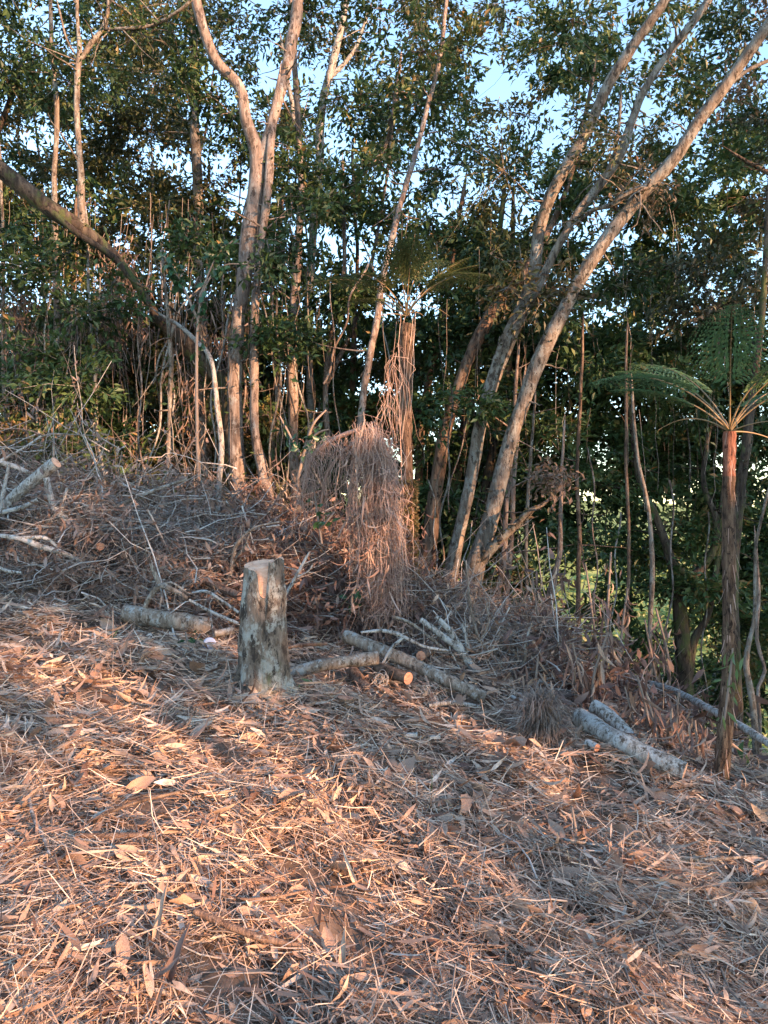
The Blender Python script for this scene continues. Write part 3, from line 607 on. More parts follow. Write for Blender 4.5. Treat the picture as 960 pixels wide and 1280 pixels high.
def shade_trees():
    rng = np.random.default_rng(404)
    lit = [(onground(a, b), r) for a, b, r in LIT] + [(P(a, b, d), r) for a, b, d, r in LITP]
    L2 = np.array([[p @ E1, p @ E2, r] for p, r in lit])
    roots = []
    for k, (a, t) in enumerate([(-7, 15), (-3.5, 19), (0, 14), (2.5, 20), (4.5, 15), (7, 19), (10, 16), (13, 20), (16, 17)]):
        b0 = E1 * a + S * t * np.array([1, 1, 0]); g = float(G(b0[0], b0[1])); h = rng.uniform(8, 11)
        q = np.array([[b0[0] + rng.normal(0, .15), b0[1] + rng.normal(0, .15), g + h * u, .14 * (1 - .8 * u) + .01] for u in np.linspace(0, 1, 7)])
        roots.append(tree('shade_tree', 'unseen leafy tree behind the viewer, crown shaped to dapple the clearing with shade', [q], 'bark_grey', 'leaf', group='unseen shading trees behind the viewer', sides=8, minz=-9, step=.3, wob=.05))
        TREES.pop()
    cl = []
    for _ in range(4000):
        a = rng.uniform(-2, 13); b = rng.uniform(-1.6, 9.5) if rng.random() < .6 else rng.uniform(-1.6, 3.2)
        if rng.random() < max(0, (b - 4)) * .08: continue
        r = rng.uniform(.4, .7)
        dd = np.hypot(L2[:, 0] - a, L2[:, 1] - b) - L2[:, 2]
        if dd.min() < r * .52: continue  # no leaves where they would block sun to a chosen spot
        t = rng.uniform(12, 21); p = E1 * a + E2 * b + S * t
        if p[2] < G(p[0], p[1]) + .15: continue
        cl.append((p, r, 0, 14.)); 
        if len(cl) >= 680: break
    for t in roots: t['leaf'] = 'leaf'
    grow(roots, cl, rng, .36, 2.3)
shade_trees()

# ------------------------------------------------------------------ bushes on the far sunlit hillside
def hillside():
    rng = np.random.default_rng(31); mb = MB(); n = 1700
    y = 26 * (230 / 26) ** rng.random(n); x = rng.uniform(-.1, .85, n) * y; r = rng.uniform(.8, 2.6, n) * (y / 90) ** .7
    z = G(x, y) + r * .3; k = 30
    P0 = np.repeat(np.stack([x, y, z], -1), k, 0); rr = np.repeat(r, k)
    dd = rdir(n * k, .7, rng); P0 = P0 + dd * (rr * rng.random(n * k) ** .4)[:, None]
    L = rng.uniform(.25, .6, n * k) * (np.repeat(y, k) / 90) ** .6 * 1.8
    kites(mb, P0, dd + rng.normal(0, .5, dd.shape), np.array([.2, -.5, .8]) + rng.normal(0, .4, dd.shape), L, L * .6, np.clip(np.repeat(rng.normal(.52, .27, n), k) + rng.normal(0, .13, n * k), 0, 1))
    tag(mb.build('hillside_bushes', M['bush'], smooth=False), 'sunlit yellow green scrub covering the hillside across the valley', 'bushes', kind='stuff')
M['bush'] = leafmat('bush_green', [(0, (.03, .05, .018)), (.4, (.09, .13, .035)), (.75, (.20, .24, .06)), (1, (.28, .25, .11))])
hillside()

# ------------------------------------------------------------------ stump
def stump():
    c = onground(328, 868); d = c[1]; g = float(G(c[0], c[1])); H = EYE + (640 - 704) / F * d - g
    root = thing('tree_stump', 'freshly cut pale tree stump standing in the clearing, with a notched pink cut top', 'tree stump', (c[0], c[1], g))
    n, kz = 110, 80; th = np.arange(n) / n * 2 * math.pi; px = d / F
    rprof = lambda u: np.interp(u, [-.1, 0, .06, .15, .3, .55, .75, .9, 1.05], [46, 40, 36, 33, 31, 30, 28.5, 25.5, 24]) * px
    def top(x, y):   # height of the cut over the plan; x to the right, y away
        slab = sstep(x, .034, .040)
        face = H - .012 + .26 * np.clip(y, -.14, .2)
        face = face - .06 * sstep(-y, .02, .10) * sstep(x, -.05, .02)
        notch = sstep(x, -.022, -.006) * (1 - slab) * sstep(-y, .075, .085)
        return (face - .10 * notch) * (1 - slab) + slab * (H + .022 + .012 * np.sin(x * 80) + .05 * (x - .06)) 
    def rad(u, t):
        q = np.stack([np.cos(t) * .12, np.sin(t) * .12, u * H], -1)
        r = rprof(u) * (1 + .06 * sn(q * np.array([1, 1, .5]), 14, 2) + .03 * sn(q * np.array([1, 1, .35]), 60, 3) + .018 * sn(q, 120, 6))
        r = r * (1 + .16 * np.exp(-u / .1) * np.maximum(np.sin(3 * t + .6), -.4))
        tc = -1.32 + .2 * (1 - u) * -1 + .05 * np.sin(u * 9)       # crack running down the front
        dt = np.angle(np.exp(1j * (t - tc))); r = r - .016 * np.exp(-(dt / .028) ** 2) * sstep(u, .02, .1) * (1 - sstep(u, .72, .8))
        dt2 = np.angle(np.exp(1j * (t + 2.5))); r = r - .012 * np.exp(-(dt2 / .12) ** 2)
        return r
    U = np.linspace(-.1, 1, kz)[:, None] * np.ones(n); T = np.ones((kz, 1)) * th
    X = rad(U, T) * np.cos(T); Y = rad(U, T) * np.sin(T) * .92
    tz = top(X[-1], Y[-1]); Z = np.where(U < 0, U * H, U * tz[None, :])
    X = X - .012 * (Z / H) ** 2 * 0 + .012 * Z
    V = np.stack([c[0] + X, c[1] + Y, g + Z], -1); i = np.arange(kz * n).reshape(kz, n)
    f = np.stack([i[:-1], np.roll(i[:-1], -1, 1), np.roll(i[1:], -1, 1), i[1:]], -1).reshape(-1, 4)
    mb = MB(); mb.add(V, f); mb.build('bark', M['stump'], root)
    S_ = np.linspace(1, 0, 16)[:, None]; x0 = X[-1] - .012 * Z[-1]; xx = x0 * S_; yy = Y[-1] * S_
    zz = top(xx, yy); zz = zz + .004 * sn(np.stack([xx, yy], -1), 60, 5); zz[0] = Z[-1]
    V = np.stack([c[0] + xx + .012 * zz, c[1] + yy, g + zz], -1); i = np.arange(16 * n).reshape(16, n)
    f = np.stack([i[:-1], np.roll(i[:-1], -1, 1), np.roll(i[1:], -1, 1), i[1:]], -1).reshape(-1, 4)
    mb = MB(); mb.add(V, f); mb.build('cut_face', M['cut_pink'], root, smooth=False)
    mb = MB(); b0 = np.array([c[0] - .035, c[1] - .085, g + H - .13]); blades(mb, [b0], np.array([[.02, 0, 1]]), np.array([[0, -1, 0.]]), .10, .008, .05, .2, [1, .9, .7, .2], tint=.25)
    mb.build('splinter', M['dead'], root)
stump()

# ------------------------------------------------------------------ logs
def log(label, pts, wpx, bark='log', cut='cut_pink', ends=(1, 1), name='log', seed=1, bump=.05, cat='log', sides=18, group=None, taper=1.0):
    """pts (px, py, depth or None = lying on the ground)"""
    q = []
    for a in pts:
        if a[2] is None:
            p = onground(a[0], a[1] + wpx * .5); p[2] = G(p[0], p[1]) + wpx / 2 / F * p[1] * .9 + .085
        else: p = P(*a)
        q.append(p)
    q = np.array(q); r = wpx / 2 / F * q[:, 1] * np.linspace(1, taper, len(q)); q = spline(np.hstack([q, r[:, None]]), .03, .006, seed)
    o = q[0, :3]; root = thing(name, label, cat, o, group); mb = MB(); V = tubes(mb, q[:, :3], q[:, 3] * (.93 + .05 * np.sin(np.arange(len(q)) * 1.1 + seed) * np.sin(np.arange(len(q)) * .37)), sides, bump=bump * 1.4, seed=seed, bfreq=16)[0]
    mb.build('bark', M[bark], root)
    for e, k in ((ends[0], 0), (ends[1], -1)):
        if not e: continue
        ring = V[k]; cc = ring.mean(0); out = unit((q[0, :3] - q[1, :3]) if k == 0 else (q[-1, :3] - q[-2, :3]))
        rings = [cc + (ring - cc) * s_ + out * (.004 * (1 - s_)) for s_ in (1, .93, .5, .02)]
        vv = np.vstack(rings); i = np.arange(4 * sides).reshape(4, sides); f = np.stack([i[:-1], np.roll(i[:-1], -1, 1), np.roll(i[1:], -1, 1), i[1:]], -1).reshape(-1, 4)
        if k == 0: f = f[:, ::-1]
        mb = MB(); mb.add(vv, f); mb.build('cut_end', M[cut], root, smooth=False)
    return root
log('long grey lichen covered log lying on the slope at the right, sawn end facing downhill', [(724, 912, None), (770, 940, None), (815, 962, None), (856, 980, None)], 25, 'log_white', seed=3)
log('shorter whitish curved log lying just above the long grey log', [(742, 882, 5.1), (762, 895, 5.0), (782, 915, 4.9), (795, 932, 4.8)], 18, 'log_white', seed=4)
log('small whitish log piece with orange sawn end, half buried beside the long grey log', [(733, 946, None), (746, 953, None)], 11, 'log_white', 'cut_red', seed=5)
log('long tan log sloping down to the right behind the other cut logs', [(431, 795, 5.55), (480, 814, 5.4), (520, 832, 5.3), (570, 856, 5.15), (606, 872, 5.12)], 18, 'log', seed=6)
log('pale mottled log lying level just right of the stump', [(362, 842, 4.95), (400, 833, 5.0), (440, 827, 5.05), (472, 822, 5.1)], 17, 'log', seed=7)
log('dark log with an orange sawn end under the long tan log', [(468, 834, 5.3), (490, 842, 5.1), (510, 848, 4.98)], 17, 'bark_brown', 'cut_red', seed=8)
log('brown log pointing towards the viewer under the pale mottled log', [(440, 838, 5.2), (458, 860, 5.0), (478, 884, 4.8)], 17, 'log_brown', 'cut_red', seed=9)
log('mottled grey log with a red sawn end at the foot of the brush heap', [(156, 766, 5.42), (190, 772, 5.4), (230, 778, 5.4), (262, 784, 5.45)], 24, 'log', 'cut_red', seed=10)
log('thin tan log slanting down through the brush left of the stump', [(224, 707, 6.2), (262, 728, 5.9), (300, 746, 5.6)], 11, 'log_brown', 'cut_red', seed=11)
log('whitish log jutting up out of the brush heap at the far left', [(-30, 660, 6.4), (0, 637, 6.4), (35, 606, 6.35), (70, 578, 6.3)], 17, 'log_white', seed=12, taper=1)
log('short red ended stick of wood poking out of the brush heap', [(128, 672, 6.4), (125, 684, 6.1)], 11, 'log_brown', 'cut_red', seed=13, sides=12)
log('brown log end facing the viewer among the cut logs, topmost of the pile', [(536, 812, 5.9), (526, 820, 5.5)], 13, 'log_brown', 'cut_red', seed=14, sides=14)
log('upright piece of split brown wood where the long tan log ends', [(602, 850, 5.5), (612, 866, 5.4), (626, 886, 5.3)], 17, 'log_brown', 'cut_red', seed=15, sides=10)
log('small pale broken branch stub lying in front of the brush heap', [(268, 792, 5.35), (292, 788, 5.4)], 10, 'log', seed=16, sides=10)
def low_stub(label, px, py, wpx, hpx, cut='cut_red'):
    p = onground(px, py); g = float(G(p[0], p[1])); r = wpx / 2 / F * p[1]; h = hpx / F * p[1]
    q = np.array([[p[0], p[1], g - .05, r * 1.2], [p[0], p[1], g + h * .5, r], [p[0] + .004, p[1], g + h, r * .95]])
    q = spline(q, .02, .002, 5); root = thing('cut_stub', label, 'stump', (p[0], p[1], g)); mb = MB(); V = tubes(mb, q[:, :3], q[:, 3], 14, bump=.06, seed=3)[0]; mb.build('bark', M['bark_brown'], root)
    ring = V[-1]; cc = ring.mean(0); rg = np.vstack([ring, cc + (ring - cc) * .5 + [0, 0, .004], cc + (ring - cc) * .02 + [0, 0, .006]]); i = np.arange(42).reshape(3, 14)
    mb = MB(); mb.add(rg, np.stack([i[:-1], np.roll(i[:-1], -1, 1), np.roll(i[1:], -1, 1), i[1:]], -1).reshape(-1, 4)); mb.build('cut_end', M[cut], root, smooth=False)
low_stub('low dark stub with a red cut top in front of the cut logs', 431, 892, 22, 20)

# ------------------------------------------------------------------ fallen branches and sticks
def stick(label, stems, d, mat='log_white', name='fallen_branch', cat='branch', twigs=0, seed=0, group=None):
    rng = np.random.default_rng(seed + 50); root = None
    for i, s_ in enumerate(stems):
        pts = []
        for a in s_:
            dd = a[3] if len(a) > 3 else d
            if dd is None:
                p = onground(a[0], a[1]); p[2] = G(p[0], p[1]) + .045 + a[2] / 2 / F * p[1]
            else: p = P(a[0], a[1], dd)
            pts.append((*p, a[2] / 2 / F * p[1]))
        q = spline(pts, .035, .006, seed + i)
        if root is None: root = thing(name, label, cat, q[0, :3], group)
        mb = MB(); tubes(mb, q[:, :3], q[:, 3], 8, bump=.09, seed=seed + i, bfreq=20); mb.build('main_stem' if i == 0 else 'side_branch', M[mat], root)
        for k in range(twigs):
            a = q[rng.integers(len(q) // 4, len(q)), :3]; D = unit(rng.normal(size=3) + unit(q[-1, :3] - q[0, :3])); L = rng.uniform(.1, .35)
            t = np.linspace(0, 1, 5)[:, None]; pp = a + D * L * t + rng.normal(0, .018, (5, 3)) * t
            mb = MB(); tubes(mb, pp, .004 * (1 - .75 * t[:, 0]), 4); mb.build('twig', M[mat], root)
    return root
stick('long bare stick arching over the brush heap up to the right', [[(95, 658, 6), (125, 645, 6), (160, 627, 6), (195, 612, 5), (235, 598, 4)]], 6.5, 'log', twigs=3, seed=1)
stick('thick whitish crooked branch standing in the brush heap below the white log', [[(58, 597, 8), (64, 625, 8), (75, 645, 8), (95, 655, 6)], [(75, 645, 5), (80, 625, 4), (84, 610, 3)]], 6.2, twigs=2, seed=2)
stick('forked white branch lying low across the front of the brush heap', [[(-10, 668, 5), (25, 673, 7), (52, 684, 8), (75, 690, 7), (105, 703, 5)], [(25, 672, 5), (55, 672, 5), (70, 682, 4)]], 5.9, twigs=4, seed=3)
stick('thin white branch crossing the top of the heap behind the jutting log', [[(-20, 572, 7), (15, 583, 7), (45, 596, 5)], [(0, 576, 4), (30, 560, 3), (52, 545, 3)]], 6.7, twigs=2, seed=4)
stick('upright thin white stick at the left edge beside the jutting log', [[(0, 640, 6), (6, 612, 5), (12, 580, 4)]], 6.1, seed=5)
stick('short white stick poking out left from the low front of the heap', [[(-15, 706, 6), (8, 714, 5), (26, 716, 4)]], 5.7, seed=6)
stick('pale branch curving up behind the white crooked branch', [[(5, 640, 6), (28, 634, 6), (48, 624, 5)]], 6.2, seed=7)
stick('crooked grey forked branch lying above the mottled grey log', [[(172, 790, 5), (182, 755, 6), (200, 733, 8), (222, 741, 6), (234, 748, 5)], [(200, 733, 7), (192, 715, 6), (188, 705, 4)], [(202, 732, 4), (214, 728, 3), (232, 740, 3)]], 5.4, 'log', twigs=5, seed=8)
stick('straight pale stick slanting down towards the stump, upper of two', [[(240, 742, 3), (258, 740, 4), (278, 752, 4), (298, 766, 4)]], 5.5, seed=9)
stick('straight pale stick slanting down towards the stump, lower of two', [[(236, 750, 4), (262, 764, 4), (298, 780, 4)]], 5.4, seed=10)
stick('bare forked twig leaning up against the brush left of the stump', [[(283, 740, 4), (290, 705, 5), (296, 680, 5), (318, 660, 3), (350, 652, 2)], [(292, 700, 4), (305, 685, 3), (312, 668, 2)]], 6, 'log', twigs=3, seed=11)
stick('bare twig rising from the right side of the stump', [[(356, 745, 3), (370, 722, 4), (382, 700, 3), (388, 690, 2)], [(370, 722, 3), (385, 715, 2), (392, 706, 2)]], 4.9, twigs=2, seed=12)
stick('orange lit straight stick between the stump and the cut logs', [[(352, 812, 4), (375, 806, 5), (410, 804, 4)]], 4.9, 'log_brown', seed=13)
stick('thick forked white branch lying on the right of the log pile', [[(525, 774, 7), (548, 792, 8), (572, 810, 10), (585, 828, 11), (598, 846, 11), (606, 862, 10), (622, 882, 8)], [(545, 770, 6), (558, 784, 8), (570, 800, 8), (583, 822, 8)], [(585, 815, 6), (583, 800, 4), (578, 780, 3)]], 5.8, twigs=5, seed=14)
stick('slim white branch lying over the long tan log', [[(452, 790, 3), (482, 788, 5), (506, 796, 5), (530, 808, 4), (560, 814, 3)], [(506, 796, 4), (490, 810, 4), (478, 832, 3), (474, 848, 3)]], 5.3, twigs=5, seed=15)
stick('curving whitish stick crossing behind the log pile', [[(490, 770, 4), (512, 778, 4), (535, 795, 4), (560, 815, 4), (590, 835, 3)]], 5.9, 'log', twigs=4, seed=16)
stick('thin pale branched stick standing right of the forked white branch', [[(625, 850, 3), (615, 820, 3), (600, 800, 3), (590, 770, 3), (586, 740, 2), (582, 700, 2)], [(600, 800, 3), (610, 780, 2), (608, 750, 2)]], 6, 'log', twigs=5, seed=17)
stick('pale bent twig with a hooked end right of the log pile', [[(612, 848, 3), (640, 838, 4), (655, 828, 4), (658, 800, 3), (665, 780, 2)], [(640, 838, 3), (648, 825, 2), (640, 812, 2)]], 5.9, 'log', twigs=2, seed=18)
stick('thin white bent stick leaning on the bent sapling', [[(654, 870, 4), (664, 845, 4), (668, 820, 4), (660, 790, 3)]], 6.2, twigs=1, seed=19)
stick('long grey fallen pole sloping down past the tree fern trunk', [[(755, 849, 6, 6.6), (790, 853, 8, 6.4), (825, 858, 8, 6.1), (860, 872, 9, 5.7), (895, 890, 9, 5.2), (930, 910, 10, 4.9), (975, 938, 10, 4.6), (1040, 975, 9, 4.3)]], 5, 'log_white', name='fallen_pole', cat='pole', seed=20)
stick('pale stick lying on the litter in front of the log pile', [[(536, 892, 5), (560, 889, 6), (590, 892, 5), (600, 893, 3)]], None, seed=21)
stick('pale curved stick on the litter near the upright split wood', [[(640, 882, 4), (655, 888, 4), (676, 884, 3)]], None, seed=22)
stick('thin brown straight stick leaning into the withered leaves at the right', [[(762, 870, 4, 5.9), (790, 880, 4, 5.7), (840, 905, 3, 5.4)]], 5.5, 'log_brown', seed=23)
stick('crooked pale twig lying on the litter at the left edge', [[(-5, 962, 4), (18, 966, 5), (46, 982, 3)]], None, 'log', seed=24)
stick('slim pale twig standing out of the litter at the lower left', [[(36, 1012, 4), (42, 1040, 5), (54, 1065, 5), (62, 1092, 4)]], None, 'log_white', seed=25)
stick('bent dry stalk lying across the lower left litter', [[(95, 1066, 6), (150, 1067, 7), (190, 1066, 6), (205, 1078, 5), (223, 1092, 4)]], None, 'log_brown', seed=26)
stick('thick tan stalk lying among the litter near the bottom middle', [[(245, 1165, 8), (285, 1182, 9), (330, 1200, 9), (382, 1212, 6)]], None, 'log_brown', seed=27)
stick('long thin dark stalk across the litter at the left', [[(110, 1045, 3), (160, 1023, 4), (205, 1010, 4), (250, 1000, 3)]], None, 'bark_brown', seed=28)
stick('long thin yellowish stalk at the lower left', [[(260, 1130, 4), (290, 1142, 4), (330, 1143, 4), (375, 1134, 3)]], None, 'log_brown', seed=29)
stick('thin bare stalk lying in the right foreground litter', [[(480, 1060, 3), (545, 1075, 4), (620, 1068, 4), (690, 1060, 3)]], None, 'log', seed=30)
stick('long straight dry stalk at the right foreground', [[(680, 1060, 3), (760, 1075, 4), (860, 1090, 4), (950, 1085, 3)]], None, 'log', seed=31)
stick('short dark stick at the right edge of the litter', [[(925, 1126, 8), (950, 1118, 9), (985, 1116, 8)]], None, 'bark_brown', seed=32)

# ------------------------------------------------------------------ heaps of dead brush (stuff nobody could count)
def brush(label, name, px0, px1, nt, nl, nh, matl, tint_t, seed, ll=(.05, .11), over=1.0):
    rng = np.random.default_rng(seed)
    def pts(n, top=.7):
        px = rng.uniform(px0, px1, n * 3); d = rng.uniform(5.0, 8.3, n * 3); h, f = heap_h(px, d); k = (h > .04) & (d > f - .1); px, d, h = px[k][:n], d[k][:n], h[k][:n]
        x = (px - 480) / F * d; return np.stack([x, d, G(x, d) + h * over * np.where(rng.random(len(x)) < top, rng.uniform(.6, 1.05, len(x)), rng.random(len(x)))], -1)
    mb = MB(); p = pts(nt); n = len(p); D = rdir(n, .4, rng); D[:, 2] += .08; L = rng.uniform(.25, 1.2, n); k = np.linspace(-.5, .5, 6)[None, :, None]
    side = np.cross(D, rdir(n, 1, rng)); pp = p[:, None] + D[:, None] * L[:, None, None] * k + side[:, None] * (L * rng.normal(0, .5, n))[:, None, None] * (k * k) + rng.normal(0, .014, (n, 6, 3))
    m_ = rng.random(n) < .10; hx, _ = heap_h(p[:, 0] / p[:, 1] * F + 480, p[:, 1]); pp[..., 2] += (m_ * hx * rng.uniform(.1, .5, n))[:, None]; lean_ = rng.random(n) < .06; pp[..., 2] += (lean_ * L)[:, None] * (k[..., 0] + .4) * .8
    pp[..., 2] = np.maximum(pp[..., 2], G(pp[..., 0], pp[..., 1]) + .01)
    r = .0014 + .0085 * rng.random(n) ** 3.2; tubes(mb, pp, r[:, None] * np.linspace(1, .35, 6)[None], 3, tint=np.clip(rng.normal(tint_t - .15, .25, n) + r * 60, 0, 1))
    tag(mb.build(name + '_twigs', M['twig']), label + ', bare tangled twigs', 'dead twigs', kind='stuff')
    def onstem(n_, jit):
        w_ = rng.integers(0, max(n // 2, 1), n_); u = rng.random(n_) * 4.99; a_ = u.astype(int); fr_ = (u - a_)[:, None]
        q = pp[w_, a_] * (1 - fr_) + pp[w_, a_ + 1] * fr_ + rng.normal(0, jit, (n_, 3)); q[:, 2] = np.maximum(q[:, 2], G(q[:, 0], q[:, 1]) + .02); return q
    mb = MB(); p = onstem(nl, .022); n2 = len(p); D = rdir(n2, .8, rng) + np.array([0, 0, -.9]); L = rng.uniform(*ll, n2)
    blades(mb, p, D, rdir(n2, 1, rng), L, L * rng.uniform(.14, .34, n2), rng.normal(.3, 1.1, n2), rng.normal(0, 1.3, n2), [.15, 1, .7, .05], tint=np.clip(rng.normal(.42, .22, n2), 0, 1))
    if nh:
        p = onstem(nh, .05); n2 = len(p); L = rng.uniform(.08, .35, n2)
        blades(mb, p, rdir(n2, .8, rng) + np.array([0, 0, -.4]), rdir(n2, 1, rng), L, rng.uniform(.002, .004, n2), rng.normal(.6, 1.2, n2), 0, [1, 1, .8, .4], tint=np.clip(rng.normal(.6, .2, n2), 0, 1))
    tag(mb.build(name + '_leaves', matl), label + ', shrivelled dead leaves', 'dead leaves', kind='stuff')
brush('grey brown brush heap along the left', 'brush_heap', -330, 345, 3500, 17000, 4000, M['dead_brush'], .6, 61, (.045, .12))
brush('reddish thicket of dead leaves behind the stump', 'dead_thicket', 300, 545, 1300, 15000, 3000, M['dead_red'], .45, 62, (.05, .13))
brush('low dead brush under the log pile', 'low_brush', 500, 700, 900, 2600, 2000, M['dead'], .5, 63)
brush('brown withered undergrowth along the right edge of the slope', 'withered_undergrowth', 650, 905, 900, 5200, 1500, M['dead_red'], .45, 64, (.08, .2), 1.1)

# ------------------------------------------------------------------ curtain of dead hanging vines
def curtain():
    rng = np.random.default_rng(71); d = 6.15
    root = thing('dead_vine_curtain', 'curtain of dry reddish vines hanging in an arch to the right of the stump', 'dead vines', (*P(440, 780, d)[:2], float(G(*P(440, 780, d)[:2]))))
    def strands(name, n, arch, spread, lmax, wid, drift=0., t0=.5, nb=20):
        ub = rng.random(nb); lb = rng.uniform(.25, 1, nb) ** 1.2; w_ = rng.integers(0, nb, n); u = ub[w_]; a = np.array(arch, float); s_ = np.linspace(0, 1, len(a)); px = np.interp(u, s_, a[:, 0]) + rng.normal(0, spread, n); py = np.interp(u, s_, a[:, 1]) + rng.normal(0, spread * 2.2, n)
        x = (px - 480) / F * d; z = EYE + (640 - py) / F * d; y = d + rng.normal(0, .10, n)
        L = lmax * lb[w_] * rng.uniform(.5, 1.05, n) / F * d; K = 9; k = np.linspace(0, 1, K)
        start = rng.normal(0, 1, (n, 1)) * .05 * np.minimum(k * 5, 1)
        pp = np.zeros((n, K, 3)); pp[..., 0] = x[:, None] + start + drift * L[:, None] * k + rng.normal(0, .02, (n, K)).cumsum(1)
        pp[..., 1] = y[:, None] + rng.normal(0, .012, (n, K)).cumsum(1)
        pp[..., 2] = z[:, None] - L[:, None] * k + .06 * np.sin(k * 3)[None] * rng.random((n, 1)) + .01
        mb = MB(); tubes(mb, pp, np.full((n, K), 1.) * rng.uniform(wid * .5, wid, n)[:, None] * (1 - .4 * k), 3, tint=np.clip(rng.normal(t0, .28, n), 0, 1)); tag(mb.build(name, M['vine_red'], root), kind='stuff')
    strands('main_curtain', 520, [(444, 546), (456, 538), (468, 542), (479, 566), (487, 604), (492, 655)], 3, 245, .0034, drift=.03, t0=.68, nb=34)
    strands('left_curtain', 130, [(384, 575), (392, 562), (408, 552), (428, 545)], 2, 110, .003, t0=.6, nb=7)
    strands('upper_strands', 36, [(497, 425), (490, 470), (480, 515), (474, 540)], 2, 150, .0025, drift=.0, t0=.6, nb=8)
    strands('side_tuft', 26, [(378, 590), (386, 600), (392, 610)], 2, 90, .003, drift=-.2, t0=.6, nb=3)
    # shrivelled frond pieces caught in the strands
    n = 520; px = rng.normal(468, 16, n); py = rng.uniform(545, 790, n); px = px + (py - 640) * .05; p = np.stack([(px - 480) / F * d, d - .05 + rng.normal(0, .12, n), EYE + (640 - py) / F * d], -1)
    mb = MB(); blades(mb, p, rdir(n, .5, rng) * .5 + np.array([0, 0, -1.]), rdir(n, 1, rng), rng.uniform(.08, .3, n), rng.uniform(.008, .022, n), rng.normal(0, 1.2, n), rng.normal(0, 2, n), [.3, 1, .8, .9, .4, .1], fold=.4, tint=np.clip(rng.normal(.4, .25, n), 0, 1)); tag(mb.build('shrivelled_fronds', M['vine_red'], root), kind='stuff')
    # arching stems that carry them
    for arch in ([(380, 610, 5), (392, 570, 5), (420, 548, 6), (455, 538, 6), (480, 556, 6), (494, 610, 5), (500, 700, 4)], [(400, 640, 4), (410, 590, 4), (440, 556, 5), (470, 550, 5), (486, 600, 4)]):
        q = spline(px_nodes([(a, b_, w_, d) for a, b_, w_ in arch]), .04, .01, 3); mb = MB(); tubes(mb, q[:, :3], q[:, 3], 6, tint=.3); mb.build('arching_stem', M['vine_red'], root)
    # fine tangled curls
    n = 2600; px = rng.normal(468, 14, n); py = rng.uniform(548, 770, n); px = px + (py - 640) * .06; p = np.stack([(px - 480) / F * d, d + rng.normal(0, .14, n), EYE + (640 - py) / F * d], -1)
    mb = MB(); blades(mb, p, rdir(n, .8, rng) + np.array([0, 0, -.6]), rdir(n, 1, rng), rng.uniform(.06, .26, n), rng.uniform(.002, .0045, n), rng.normal(0, 2.8, n), rng.normal(0, 1, n), [1, 1, .9, .7, .3], tint=np.clip(rng.normal(.5, .2, n), 0, 1)); tag(mb.build('tangle', M['vine_red'], root), kind='stuff')
curtain()

